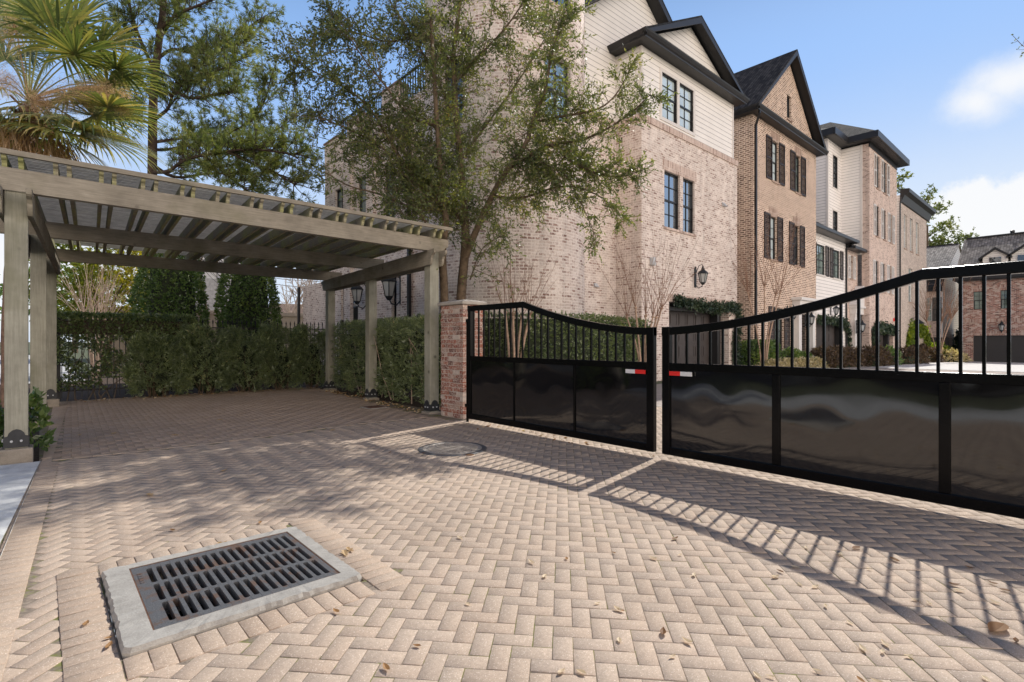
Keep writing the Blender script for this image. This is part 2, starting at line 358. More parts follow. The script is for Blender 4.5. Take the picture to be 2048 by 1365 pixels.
PALML = leafmat('palm_leaf', [(0,(.06,.10,.04)), (.5,(.14,.185,.07)), (.8,(.30,.30,.11)), (1,(.56,.45,.2))], .36, .3, .7)
PALMF = leafmat('palm_flower', [(0,(.36,.25,.17)), (1,(.66,.50,.37))], .3, .8, .1)
IVYL = leafmat('fig_leaf', [(0,(.022,.040,.030)), (.6,(.045,.075,.048)), (1,(.085,.12,.06))], .2, .4, .5)
VINEL = leafmat('vine_leaf', [(0,(.06,.11,.02)), (.6,(.18,.26,.03)), (1,(.34,.38,.05))], .5, .4, .5)
CREAML = leafmat('cream_leaf', [(0,(.12,.12,.05)), (.5,(.48,.42,.28)), (1,(.62,.55,.40))], .3, .5, .4); PURPL = leafmat('burgundy_leaf', [(0,(.05,.035,.03)), (.6,(.11,.075,.055)), (1,(.18,.13,.08))], .3, .5, .4)
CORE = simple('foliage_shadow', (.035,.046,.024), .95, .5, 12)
LITT = leafmat('litter_leaf', [(0,(.16,.075,.03)), (.4,(.34,.19,.08)), (.7,(.5,.36,.2)), (1,(.62,.52,.38))], .15, .6, .3)
SOIL = simple('mulch', (.075,.05,.035), .95, .5, 25, .6); GRASS = simple('ground_grass', (.09,.10,.05), .95, .35, 3, .5)
RED = simple('reflective_red', (.75,.03,.025), .35, .05); WREF = simple('reflective_white', (.72,.72,.72), .35, .05); GREYM = simple('grey_fixture', (.5,.52,.54), .5, .1); BEIGEW = simple('beige_stucco', (.44,.37,.30), .9, .12, 3)
LANT = simple('lantern_metal', (.022,.026,.03), .5, .3, 12); PANEL = simple('pale_building', (.62,.61,.60), .7, .06); ROOFB = simple('brown_roof', (.15,.10,.075), .9, .25, 3); YEL = simple('yellow_tag', (.6,.42,.08), .6, .1)

# ------------------------------------------------------------------ foliage
def unit(a): return a/np.maximum(np.linalg.norm(a, axis=1, keepdims=True), 1e-9)
def leaf_geo(P, D, Lm, W, fold=0.0):
    n = len(P); q = unit(rng.normal(size=(n, 3))); s = unit(np.cross(D, q)); Lm = np.broadcast_to(Lm, n)[:, None]; W = np.broadcast_to(W, n)[:, None]
    nn = np.cross(s, D)
    v = np.stack([P, P+D*Lm*.45+s*W*.5+nn*W*fold, P+D*Lm, P+D*Lm*.45-s*W*.5+nn*W*fold], 1).reshape(-1, 3)
    return v, np.arange(4*n).reshape(n, 4)
def leaves(name, P, D, Lm, W, m, parent, rnd=None, label=None, kind=None):
    v, f = leaf_geo(np.asarray(P), unit(np.asarray(D)), Lm, W)
    off = Vector((0,0,0)); p = parent
    while p is not None: off += p.location; p = p.parent
    if rnd is None: rnd = rng.random(len(f))
    return raw(name, v-np.array(off), f, m, parent, rnd, kind, False, 0, label)
def shoots(P, D, n, Ls, Lm, W, spread):
    # leafy shoots: n leaves along each short shoot
    P = np.repeat(P, n, 0); D = np.repeat(unit(D), n, 0); t = rng.random((len(P), 1))
    return P+D*t*Ls, unit(D+rng.normal(size=P.shape)*spread), Lm*(.7+.6*rng.random(len(P))), W*(.8+.4*rng.random(len(P)))
def clump_rnd(P, scale, amt=.5):
    h = np.sin(P[:, 0]*scale*1.7+1.3)*np.sin(P[:, 1]*scale*1.9+.4)*np.sin(P[:, 2]*scale*2.3+2.1)
    return np.clip(rng.random(len(P))*(1-amt)+amt*(.5+.6*h), 0, .999)

def box_shell(x0, x1, y0, y1, z0, z1, n, thick=.12, bumpy=.05):
    # points in the outer layer of a box (no bottom), with outward directions
    A = [((y1-y0)*(z1-z0), 0), ((y1-y0)*(z1-z0), 1), ((x1-x0)*(z1-z0), 2), ((x1-x0)*(z1-z0), 3), ((x1-x0)*(y1-y0), 4)]
    tot = sum(a for a, _ in A); P = []; D = []
    for a, k in A:
        m = int(n*a/tot)+1; r = rng.random((m, 3)); p = np.array([x0, y0, z0])+r*np.array([x1-x0, y1-y0, z1-z0])
        d = np.zeros((m, 3)); dep = np.abs(rng.normal(0, thick, m))-bumpy
        if k == 0: p[:, 0] = x0+dep; d[:, 0] = -1
        elif k == 1: p[:, 0] = x1-dep; d[:, 0] = 1
        elif k == 2: p[:, 1] = y0+dep; d[:, 1] = -1
        elif k == 3: p[:, 1] = y1-dep; d[:, 1] = 1
        else: p[:, 2] = z1-dep; d[:, 2] = 1
        d[:, 2] += .45; P.append(p); D.append(d)
    return np.concatenate(P), np.concatenate(D)
def branch_pts(p, d, ln, n=5, wander=.25, droop=0.0):
    pts = [Vector(p)]; d = Vector(d).normalized()
    for i in range(n):
        d = (d+Vector(rng.normal(size=3))*wander/n**.5+Vector((0,0,-droop/n))).normalized(); pts.append(pts[-1]+d*(ln/n))
    return pts
def resample(pts, step):
    pts = [Vector(p) for p in pts]; out = [pts[0]]
    for a, b in zip(pts, pts[1:]):
        k = max(1, int((b-a).length/step)); out += [a.lerp(b, (i+1)/k) for i in range(k)]
    return out
def smooth_line(pts, it=2):
    pts = [Vector(p) for p in pts]
    for _ in range(it):
        q = [pts[0]]
        for a, b in zip(pts, pts[1:]): q += [a.lerp(b, .25), a.lerp(b, .75)]
        q.append(pts[-1]); pts = q
    return pts
# ------------------------------------------------------------------ camera, sky, sun
cam = bpy.data.cameras.new('camera'); co = bpy.data.objects.new('camera', cam); C.objects.link(co); S.camera = co
cam.sensor_width = 36; cam.lens = FPX/2048*36; cam.clip_end = 3000; cam.clip_start = .05
co.location = (0, 0, EYE); co.rotation_euler = (R(90), 0, -YAW)
SUN_AZ, SUN_EL = R(10.5), R(41)
sd = Vector((math.cos(SUN_AZ)*math.cos(SUN_EL), math.sin(SUN_AZ)*math.cos(SUN_EL), math.sin(SUN_EL)))
sl = bpy.data.lights.new('sun', 'SUN'); sl.energy = 5.0; sl.angle = R(.53); sl.color = (1, .965, .9)
so = bpy.data.objects.new('sun', sl); C.objects.link(so); so.rotation_euler = sd.to_track_quat('Z', 'Y').to_euler()
W = bpy.data.worlds.new('World'); S.world = W; W.use_nodes = True; nt = W.node_tree; bg = nt.nodes['Background']
sky = N(nt, 'ShaderNodeTexSky', sky_type='NISHITA', sun_disc=False, sun_elevation=SUN_EL, sun_rotation=math.pi/2-SUN_AZ, altitude=20.0, air_density=1.0, dust_density=.25, ozone_density=2.2)
SKYS = .15
bg.inputs['Strength'].default_value = SKYS
tc = N(nt, 'ShaderNodeTexCoord'); d = tc.outputs['Generated']
sx = N(nt, 'ShaderNodeSeparateXYZ'); L(nt, d, sx.inputs[0])
def blob(u, v, rad, soft, squash):
    # a cloud standing in a fixed direction of the sky
    c = Vector(ray(u, v)).normalized()
    s = N(nt, 'ShaderNodeVectorMath', operation='SUBTRACT'); L(nt, d, s.inputs[0]); s.inputs[1].default_value = c
    m = N(nt, 'ShaderNodeVectorMath', operation='MULTIPLY'); L(nt, s.outputs[0], m.inputs[0]); m.inputs[1].default_value = (1, 1, squash)
    l = N(nt, 'ShaderNodeVectorMath', operation='LENGTH'); L(nt, m.outputs[0], l.inputs[0])
    nz = noise(nt, 9, 6, .62, d)
    e = math_(nt, 'SUBTRACT', l.outputs['Value'], math_(nt, 'MULTIPLY', math_(nt, 'SUBTRACT', nz, .5), rad*2.5))
    r = N(nt, 'ShaderNodeMapRange', interpolation_type='SMOOTHSTEP'); L(nt, e, r.inputs['Value'])
    r.inputs['From Min'].default_value = rad+soft; r.inputs['From Max'].default_value = rad-soft; return r.outputs['Result']
mk = None
for b in [(2030, 158, .045, .045, 2.2), (1950, 205, .03, .03, 1.5), (2040, 425, .10, .02, 2.0), (1930, 420, .055, .02, 2.2), (1990, 462, .085, .04, 3.0), (-400, 300, .22, .1, 2.2), (30, 560, .16, .1, 2.5)]:
    o = blob(*b); mk = o if mk is None else math_(nt, 'MAXIMUM', mk, o)
haze = N(nt, 'ShaderNodeMapRange', interpolation_type='SMOOTHSTEP'); L(nt, sx.outputs[2], haze.inputs['Value'])
for k, v in (('From Min', .46), ('From Max', .02), ('To Min', 0), ('To Max', .85)): haze.inputs[k].default_value = v
wisp = math_(nt, 'MULTIPLY', haze.outputs['Result'], math_(nt, 'ADD', .72, math_(nt, 'MULTIPLY', noise(nt, 3.2, 5, .6, d), .5)))
zen = N(nt, 'ShaderNodeMapRange', interpolation_type='SMOOTHSTEP'); L(nt, sx.outputs[2], zen.inputs['Value']); zen.inputs['From Min'].default_value = .42; zen.inputs['From Max'].default_value = .74
graded = mix(nt, .9, sky.outputs[0], mix(nt, zen.outputs['Result'], (2.15, 3.65, 6.45), (.35, .85, 2.1)))
glow = N(nt, 'ShaderNodeMapRange', interpolation_type='SMOOTHSTEP'); L(nt, sx.outputs[0], glow.inputs['Value']); glow.inputs['From Min'].default_value = .45; glow.inputs['From Max'].default_value = 1.0; glow.inputs['To Max'].default_value = .34
wisp = math_(nt, 'MINIMUM', math_(nt, 'ADD', wisp, math_(nt, 'MULTIPLY', math_(nt, 'MULTIPLY', glow.outputs['Result'], math_(nt, 'ADD', .12, haze.outputs['Result'])), math_(nt, 'ADD', .4, noise(nt, 4.5, 6, .65, d)))), .97)
hz = mix(nt, wisp, graded, (5.6, 6.05, 6.5))
dp = N(nt, 'ShaderNodeVectorMath', operation='DOT_PRODUCT'); L(nt, d, dp.inputs[0]); dp.inputs[1].default_value = (math.cos(SUN_AZ), math.sin(SUN_AZ), 0)
away = N(nt, 'ShaderNodeMapRange', interpolation_type='SMOOTHSTEP'); L(nt, dp.outputs['Value'], away.inputs['Value'])
for k, v in (('From Min', .08), ('From Max', -.35), ('To Min', 0), ('To Max', .62)): away.inputs[k].default_value = v
hz = mix(nt, away.outputs['Result'], hz, (.35, .75, 1.7))   # the sky is deepest away from the sun
front = mix(nt, math_(nt, 'MULTIPLY', mk, .86), hz, (6.6, 6.6, 6.6))
# added fill light: bright cloud patches behind the camera that brighten the shaded walls
def fill_cloud(dx, dy, dz, rad, soft):
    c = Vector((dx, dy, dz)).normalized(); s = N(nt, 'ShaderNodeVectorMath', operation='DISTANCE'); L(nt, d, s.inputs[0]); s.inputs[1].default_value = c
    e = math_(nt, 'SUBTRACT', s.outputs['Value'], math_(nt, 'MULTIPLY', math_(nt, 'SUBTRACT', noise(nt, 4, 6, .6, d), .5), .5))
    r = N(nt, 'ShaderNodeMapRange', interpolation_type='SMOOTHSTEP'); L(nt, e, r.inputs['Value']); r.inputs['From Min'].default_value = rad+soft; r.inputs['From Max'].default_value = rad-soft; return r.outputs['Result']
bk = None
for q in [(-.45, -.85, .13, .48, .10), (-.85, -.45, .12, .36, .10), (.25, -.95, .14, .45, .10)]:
    o = fill_cloud(*q); bk = o if bk is None else math_(nt, 'MAXIMUM', bk, o)
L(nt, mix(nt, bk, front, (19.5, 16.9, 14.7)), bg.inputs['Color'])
S.view_settings.view_transform = 'Standard'; S.view_settings.look = 'None'; S.view_settings.exposure = 0; S.view_settings.gamma = 1
S.cycles.max_bounces = 7; S.cycles.transparent_max_bounces = 8; S.cycles.use_denoising = True

# ------------------------------------------------------------------ ground
def zg(x): return -.5*min(max((x-26)/36, 0), 1)
def strip(name, xs, y0, y1, dz, m, kind='structure'):
    b = MB()
    for a, c in zip(xs, xs[1:]): b.add([(a, y0, zg(a)+dz), (c, y0, zg(c)+dz), (c, y1, zg(c)+dz), (a, y1, zg(a)+dz)], [(0,1,2,3)])
    return b.build(name, m, kind=kind)
DR = (.26, 1.365, 2.76, 3.83)          # drain collar
g = MB()
for (x0, x1, y0, y1) in [(-600, 26, -600, DR[2]), (-600, DR[0], DR[2], DR[3]), (DR[1], 26, DR[2], DR[3]), (-600, 26, DR[3], 900)]:
    g.add([(x0,y0,-.06),(x1,y0,-.06),(x1,y1,-.06),(x0,y1,-.06)], [(0,1,2,3)])
for a, c in ((26, 62), (62, 900)): g.add([(a,-600,zg(a)-.06),(c,-600,zg(c)-.06),(c,900,zg(c)-.06),(a,900,zg(a)-.06)], [(0,1,2,3)])
g.build('ground', GRASS, kind='structure')
j = MB()
for (x0, x1, y0, y1) in [(-.25, 6, -4, DR[2]), (DR[1], 6, DR[2], DR[3]), (-.25, DR[0], DR[2], DR[3]), (-.25, 6, DR[3], 7.3), (0, 5.75, 7.3, 15.5), (6, 9.5, -4, 8.2)]:
    j.add([(x0,y0,-.0025),(x1,y0,-.0025),(x1,y1,-.0025),(x0,y1,-.0025)], [(0,1,2,3)])
j.build('paving_bed', JOINT, kind='structure')
def xo(y): return -.027-.0526*(7.858-y) if y < 7.858 else .02+.0285*(y-7.858)   # outer / inner line of the edging course
def xi(y): return .168-.0575*(7.747-y) if y < 7.747 else .10+.0517*(y-7.76)
def arc(x): return 7.93-.07*math.sin((x-.3)*1.2) if x < 3 else 8.02+.06*math.sin((x-3)*1.1)-.09*max(0, x-4)
def xr(y): return 5.2+.105*(y-8.2)
def pavers(name, cx, cy, ang, hl, hw, m, z=0.0, jit=.001, gap=.0018, bev=.0022):
    cx, cy, ang = map(np.asarray, (cx, cy, ang)); n = len(cx)
    hl = np.broadcast_to(hl, n)-gap*(.6+.8*rng.random(n)); hw = np.broadcast_to(hw, n)-gap*(.6+.8*rng.random(n)); ang = ang+rng.normal(0, .007, n)
    ex = np.stack([np.cos(ang), np.sin(ang)], 1); ey = np.stack([-np.sin(ang), np.cos(ang)], 1); c = np.stack([cx, cy], 1)
    zt = z+rng.normal(0, jit, n).clip(-2*jit, 2*jit); tx = rng.normal(0, .002, n); ty = rng.normal(0, .003, n)
    V = np.zeros((n, 12, 3)); sg = [(-1,-1), (1,-1), (1,1), (-1,1)]
    for k, (a, b) in enumerate(sg):
        for lay, (ins, dz) in enumerate(((bev, 0), (0, -bev*.9), (0, -.03))):
            p = c+ex*(a*(hl-ins))[:, None]+ey*(b*(hw-ins))[:, None]
            V[:, lay*4+k, :2] = p; V[:, lay*4+k, 2] = zt+dz+a*tx*hl+b*ty*hw
    F = [[0,1,2,3]]+[[4+k, 4+(k+1) % 4, (k+1) % 4, k] for k in range(4)]+[[8+k, 8+(k+1) % 4, 4+(k+1) % 4, 4+k] for k in range(4)]
    F = (np.array(F)[None]+(np.arange(n)*12)[:, None, None]).reshape(-1, 4)
    return raw(name, V.reshape(-1, 3), F, m, None, np.repeat(rng.random(n), 9), 'structure')
PS = .0895
def herring(x0, x1, y0, y1, th, keep):
    cx = []; cy = []; an = []; c, s = math.cos(th), math.sin(th); ox, oy = (x0+x1)/2, (y0+y1)/2; K = int(max(x1-x0, y1-y0)*.75/PS)+3
    for i in range(-K, K):
        for jj in range(-K, K):
            m = (i-jj) % 4
            if m == 0: u, v, a = i+1, jj+.5, 0
            elif m == 3: u, v, a = i+.5, jj+1, math.pi/2
            else: continue
            x = ox+(u*c-v*s)*PS; y = oy+(u*s+v*c)*PS
            if x0 <= x <= x1 and y0 <= y <= y1 and keep(x, y): cx.append(x); cy.append(y); an.append(a+th)
    return cx, cy, an
MH = (3.85, 5.39, .40)
def keep_main(x, y):
    if x < xi(y)-.03: return False
    if x < 5.25 and y > arc(x)-.10: return False
    if DR[0]-.145 < x < DR[1]+.145 and DR[2]-.145 < y < DR[3]+.145: return False
    if math.hypot(x-MH[0], y-MH[1]) < MH[2]-.01: return False
    if x > 5.25 and y > 7.3+(x-5.4)*.2: return False
    # only what the lens side can see: skip far right behind the viewer
    return y > -1.2 and (x < 9.5)
P1 = herring(-.4, 9.5, -1.3, 8.3, R(42.5), keep_main)
pavers('brick_driveway', *P1, PS, PS/2, PAV)
def keep_pad(x, y): return x > xi(y)-.02 and x < xr(y) and y > arc(x)+.04 and y < 15.42 and not (4.86 < x < 5.28 and 9.62 < y < 10.02)
P2 = herring(-.2, 6.2, 7.6, 15.5, R(-2), keep_pad)
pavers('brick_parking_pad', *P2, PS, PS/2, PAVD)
bx, by, ba, bl = [], [], [], []
y = -1.2
while y < 15.35:                                                        # edging course along the left side
    a, b = xo(y), xi(y); bx.append((a+b)/2); by.append(y); ba.append(-.055 if y < 7.8 else -.03); bl.append((b-a)/2); y += PS
x = .2
while x < 5.2:                                                          # curved course in front of the pad
    sl_ = (arc(x+.05)-arc(x-.05))/.1; bx.append(x); by.append(arc(x)-.03); ba.append(math.atan(sl_)); bl.append(PS); x += PS*2
for (x0, x1, y0, y1) in [(DR[0]-.19, DR[0]-.005, DR[2]-.19, DR[3]+.19), (DR[1]+.005, DR[1]+.19, DR[2]-.19, DR[3]+.19)]:
    y = y0+.045
    while y < y1: bx.append((x0+x1)/2); by.append(y); ba.append(0); bl.append(.0925); y += PS
for yy in (DR[2]-.095, DR[3]+.095):
    x = DR[0]+.045
    while x < DR[1]: bx.append(x); by.append(yy); ba.append(math.pi/2); bl.append(.0925); x += PS
pavers('paving_edge_course', bx, by, ba, np.array(bl), PS/2, PAVB, z=.0035)
w = MB(); w.add([(-1.9,7.95,.012),(xo(7.86)-.012,7.86,.012),(xo(4.5)-.012,4.5,.012),(xo(-3)-.012,-3,.012),(-1.9,-3,.012)], [(4,3,2,1,0)])
w.add([(xo(7.86)-.012,7.86,.012),(xo(-3)-.012,-3,.012),(xo(-3)-.012,-3,-.05),(xo(7.86)-.012,7.86,-.05)], [(0,1,2,3)])
w.build('sidewalk', CONCL, kind='structure')
b = MB(); b.add([(-5,7.9,-.03),(xo(8)-.01,7.9,-.03),(xo(15.3)-.01,15.4,-.03),(-5,15.4,-.03)], [(0,1,2,3)]); b.add([(-5,15.4,-.028),(9.3,15.4,-.028),(9.3,30,-.028),(-5,30,-.028)], [(0,1,2,3)])
b.add([(5.2,8.0,-.026),(9.3,7.2,-.026),(9.3,15.4,-.026),(5.9,15.4,-.026)], [(0,1,2,3)]); b.build('garden_soil', SOIL, kind='structure')
st = brick('street_pavers', [(0,(.42,.35,.30)), (1,(.52,.45,.40))], (.33,.29,.25), .18, .09, .006, .2, .6)
strip('courtyard_drive', [9.45, 26, 44, 62, 66], -14, 9.2, -.004, st)
strip('concrete_street', [34, 44, 62, 64.2], -14, 8.4, .01, STREETC)
r_ = MB(); r_.add([(-13,-60,-.02),(-5,-60,-.02),(-5,22,-.02),(-13,22,-.02)], [(0,1,2,3)]); r_.build('road', concrete('asphalt', (.06,.06,.06)), kind='structure')
r_ = MB(); r_.add([(-40,23,-.02),(1.2,23,-.02),(1.2,70,-.02),(-40,70,-.02)], [(0,1,2,3)]); r_.build('pale_street', concrete('pale_road', (.55,.54,.52)), kind='structure')

# ------------------------------------------------------------------ storm drain
t = thing('storm_drain', 'large cast iron storm drain grate in a thick concrete collar', 'drain', (DR[0], DR[2], 0))
GX0, GX1, GY0, GY1 = .385, 1.275, 2.87, 3.745; ZT = .032
b = MB()
def rough_ring():
    vs = []; fs = []; outer = [(DR[0],DR[2]),(DR[1],DR[2]),(DR[1],DR[3]),(DR[0],DR[3])]; inn = [(GX0,GY0),(GX1,GY0),(GX1,GY1),(GX0,GY1)]
    n = 40; ring = [[] for _ in range(5)]
    for k in range(4):
        o0, o1, i0, i1 = outer[k], outer[(k+1) % 4], inn[k], inn[(k+1) % 4]
        for q in range(n):
            f = q/n; o = [o0[0]+(o1[0]-o0[0])*f, o0[1]+(o1[1]-o0[1])*f]; i = [i0[0]+(i1[0]-i0[0])*f, i0[1]+(i1[1]-i0[1])*f]
            cx, cy = (o[0]-.81), (o[1]-3.29); rr = 1-(.012 if q in (0,) else 0)
            j1, j2 = abs(rng.normal(0, .004)), abs(rng.normal(0, .006)); l = math.hypot(cx, cy)
            ex = (cx/l, cy/l)
            ring[0].append((o[0]*1-ex[0]*(.004+j1+(.02 if q == 0 else 0)), o[1]-ex[1]*(.004+j1+(.02 if q == 0 else 0)), -.04))
            ring[1].append((o[0]-ex[0]*(j2+(.02 if q == 0 else 0)), o[1]-ex[1]*(j2+(.02 if q == 0 else 0)), ZT-.018-j1))
            ring[2].append((o[0]-ex[0]*(.012+j2+(.02 if q == 0 else 0)), o[1]-ex[1]*(.012+j2+(.02 if q == 0 else 0)), ZT+rng.normal(0, .0012)))
            ring[3].append((i[0], i[1], ZT)); ring[4].append((i[0], i[1], -.3))
    m = 4*n
    for r in ring: vs += r
    for l in range(4):
        for q in range(m): fs.append((l*m+q, l*m+(q+1) % m, (l+1)*m+(q+1) % m, (l+1)*m+q))
    return vs, fs
b.add(*rough_ring()); b.build('concrete_collar', CONC, t)
b = MB(); x0, x1, y0, y1 = GX0+.008, GX1-.008, GY0+.008, GY1-.008; zt = ZT-.004; zb = zt-.045
ncol = 17; mx0, mx1, my0, my1 = x0+.055, x1-.02, y0+.035, y1-.035; pw = (mx1-mx0)/ncol; rh = (my1-my0)/3; sw = pw*.60; slh = rh-.032
b.box(x0, mx0+(pw-sw)/2, y0, y1, zb, zt); b.box(mx1-(pw-sw)/2, x1, y0, y1, zb, zt)
for k in range(ncol-1): xm = mx0+pw*(k+1); b.box(xm-(pw-sw)/2, xm+(pw-sw)/2, y0, y1, zb, zt)
ys = [(y0, my0+.016)]+[(my0+rh*k-.016, my0+rh*k+.016) for k in (1, 2)]+[(my1-.016, y1)]
for k in range(ncol):
    xa = mx0+pw*k+(pw-sw)/2; xb = xa+sw
    for (a, c) in ys: b.box(xa, xb, a, c, zb, zt-.0007)
    for q in range(3):
        a = ys[q][1]; c = ys[q+1][0]; r = sw*.42
        for (px, py, dx, dy) in ((xa,a,1,1),(xb,a,-1,1),(xb,c,-1,-1),(xa,c,1,-1)):
            poly = [(px,py),(px+dx*r,py),(px+dx*r*.3,py+dy*r*.3),(px,py+dy*r)]
            if dx*dy < 0: poly.reverse()
            b.prism(poly, 'z', zb, zt-.001)
b.build('iron_grate', IRON, t)
b = MB(); [b.box(*q, zt-.03, zt+.0015) for q in ((GX0+.0005, x0-.001, GY0+.0005, GY1-.0005), (x1+.001, GX1-.0005, GY0+.0005, GY1-.0005), (x0-.001, x1+.001, GY0+.0005, y0-.001), (x0-.001, x1+.001, y1+.001, GY1-.0005))]; b.build('seat_ring', simple('rusty_seat', (.12,.06,.035), .9, .45, 25, .5), t)
b = MB()
for k in range(5): b.box(x0+.018, x0+.034, y1-.12-k*.035, y1-.10-k*.035, zt, zt+.003)
b.build('cast_lettering', IRON, t)
b = MB(); b.box(GX0-.004, GX1+.004, GY0-.004, GY1+.004, -.62, -.3); b.build('pit', DARK, t)
# ------------------------------------------------------------------ manhole
t = thing('manhole_cover', 'round grey manhole cover in the paving in front of the closed gate leaf', 'manhole', (MH[0], MH[1], 0))
b = MB(); b.lathe((MH[0], MH[1], 0), [(.43,-.03),(.43,.003),(.415,.010),(.385,.012),(.375,.008),(.2,.008)], 48); b.build('frame_ring', IRON, t, smooth=False)
b = MB(); b.lathe((MH[0], MH[1], 0), [(.368,.0),(.368,.011),(.34,.012),(.335,.009),(.1,.009)], 48)
for k in range(-7, 8):
    o = k*.042; h = math.sqrt(max(.0, .32**2-o*o))
    for q in range(4):
        a = -h+2*h*q/4+.012; c_ = -h+2*h*(q+1)/4-.012
        if c_-a > .02: b.box(MH[0]+a, MH[0]+c_, MH[1]+o-.011, MH[1]+o+.011, .006, .015)
b.build('lid', simple('worn_iron_lid', (.36,.32,.28), .5, .35, 14, .3, .5, 0, 150), t)
b = MB(); b.lathe((MH[0]-.06, MH[1]-.43, 0), [(.06,-.02),(.055,.006),(.02,.012)], 7); b.build('rust_crust', simple('rust', (.13,.065,.03), .95, .4, 30, .6), t)
t = thing('drain_cover', 'small rusty square drain cover beside the clipped hedge', 'drain', (5.06, 9.82, 0))
b = MB(); b.box(4.85, 5.29, 9.61, 10.03, -.03, .006); b.build('rim', CONC, t, bevel=.004)
b = MB(); b.box(4.9, 5.24, 9.66, 9.98, .0, .014)
for k in range(7): b.box(4.92+k*.045, 4.94+k*.045, 9.68, 9.96, .014, .02)
b.build('lid', simple('rusty_lid', (.11,.06,.04), .9, .35, 20, .4), t)

# ------------------------------------------------------------------ pergola
PC = {'FL': (-.19, 8.15), 'FR': (5.47, 8.33), 'BL': (.17, 14.45), 'BR': (6.0, 14.2)}
def pgp(s, t):
    f = [PC['FL'][k]+(PC['FR'][k]-PC['FL'][k])*s for k in (0, 1)]; q = [PC['BL'][k]+(PC['BR'][k]-PC['BL'][k])*s for k in (0, 1)]
    return (f[0]+(q[0]-f[0])*t, f[1]+(q[1]-f[1])*t)
t = thing('pergola', 'weathered grey timber pergola with slatted roof over the brick parking pad', 'pergola', (PC['FL'][0], PC['FL'][1], 0))
def scroll(y0, y1, z0, z1, two=True):
    h = z1-z0; e = [(0,1),(0,.78),(.10,.70),(.30,.62),(.42,.45),(.42,.30),(.50,.12),(.62,.0)]
    fr = [(y0+a*h, z0+bb*h) for a, bb in e]; bk = [(y1-a*h, z0+bb*h) for a, bb in reversed(e)] if two else [(y1,z0),(y1,z1)]
    return fr+bk
def shear(b, x0, y0, k):
    b.v = [(p[0]+k*(p[1]-y0), p[1], p[2]) for p in b.v]; return b
for s, side in ((0, 'left'), (1, 'right')):
    for tt in (0, .5, 1):
        x, y = pgp(s, tt); hw = .098
        b = MB(); b.box(x-hw, x+hw, y-hw, y+hw, .15 if s == 0 else .03, 3.03); b.build('post', WPOST, t, bevel=.008)
        fz = .15 if s == 0 else .035
        b = MB(); b.box(x-.14, x+.14, y-.14, y+.14, -.05, fz); b.build('footing', FOOT, t, bevel=.012)
        b = MB(); e = hw+.003
        top = [(-1,0),(-1,.15),(-.72,.16),(-.62,.20),(-.35,.235),(0,.25),(.35,.235),(.62,.20),(.72,.16),(1,.15),(1,0)]
        pl = [(p*e, fz+.012+q*.82) for p, q in top]
        b.prism([(x+p, q) for p, q in pl], 'y', y-e-.006, y-e); b.prism([(x+p, q) for p, q in pl], 'y', y+e, y+e+.006)
        b.prism([(y+p, q) for p, q in pl], 'x', x-e-.006, x-e); b.prism([(y+p, q) for p, q in pl], 'x', x+e, x+e+.006)
        b.build('base_plate', STEEL, t)
        for dx in (-.04, .04):
            b = MB(); b.tube([(x+dx, y-e-.006, fz+.085), (x+dx, y-e-.02, fz+.085)], .013, 8); b.build('bolt', GREYM, t)
            b = MB(); b.tube([(x-e-.006, y+dx, fz+.085), (x-e-.02, y+dx, fz+.085)], .013, 8); b.build('bolt', GREYM, t)
    x0, y0 = pgp(s, 0); x1, y1 = pgp(s, 1); k = (x1-x0)/(y1-y0)
    for o in (-.124, .124):
        b = MB(); b.prism(scroll(y0-.34, y1+.34, 2.75, 3.02), 'x', x0+o-.024, x0+o+.024); shear(b, x0, y0, k); b.build('side_beam', WBEAM, t, bevel=.004)
for tt, dy in ((0, -.07), (.5, 0), (1, 0)):
    a = pgp(0, tt); c_ = pgp(1, tt); sl_ = (c_[1]-a[1])/(c_[0]-a[0])
    b = MB(); h = .24; z0 = 3.022
    x0, x1 = a[0]-.6, c_[0]+.30; poly = [(x0, z0), (x1-.16, z0), (x1-.1, z0+.03), (x1-.08, z0+.08), (x1-.01, z0+.11), (x1, z0+.16), (x1, z0+h), (x0, z0+h)]
    b.prism(poly, 'y', -.05, .05); b.v = [(p[0], p[1]+a[1]+dy+sl_*(p[0]-a[0]), p[2]) for p in b.v]; b.build('cross_beam', WBEAM, t, bevel=.006)
YR = 8.06; kx = (PC['BL'][0]-PC['FL'][0])/(PC['BL'][1]-PC['FL'][1])
for u in [7,41,111,138,203,229,287,313,366,388,437,458,506,525,567,586,625,643,678,694,730,747,776,795,827,843,874,887]:
    x = onY(u, 350, YR).x; b = MB(); b.prism(scroll(YR+.02*x/5, 14.85, 3.263, 3.415, True), 'x', x-.022, x+.022); shear(b, 0, YR, kx); b.build('rafter', WRAFT, t)
b = MB(); y = YR+.03
xa, xb = onY(-60, 350, YR).x, onY(901, 350, YR).x
while y < 14.85:
    dx = kx*(y-YR); q = .02*random.random(); b.bar((xa+dx-q, y, 3.447+random.uniform(-.003, .003)), (xb+dx+q, y+.04, 3.447), .026, .018); y += .066
b.build('roof_slats', WSLAT, t)
b = MB(); b.bar((xa, YR-.03, 3.44), (xb+.05, YR+.01, 3.44), .04, .06); b.build('front_slat', WBEAM, t, bevel=.004)

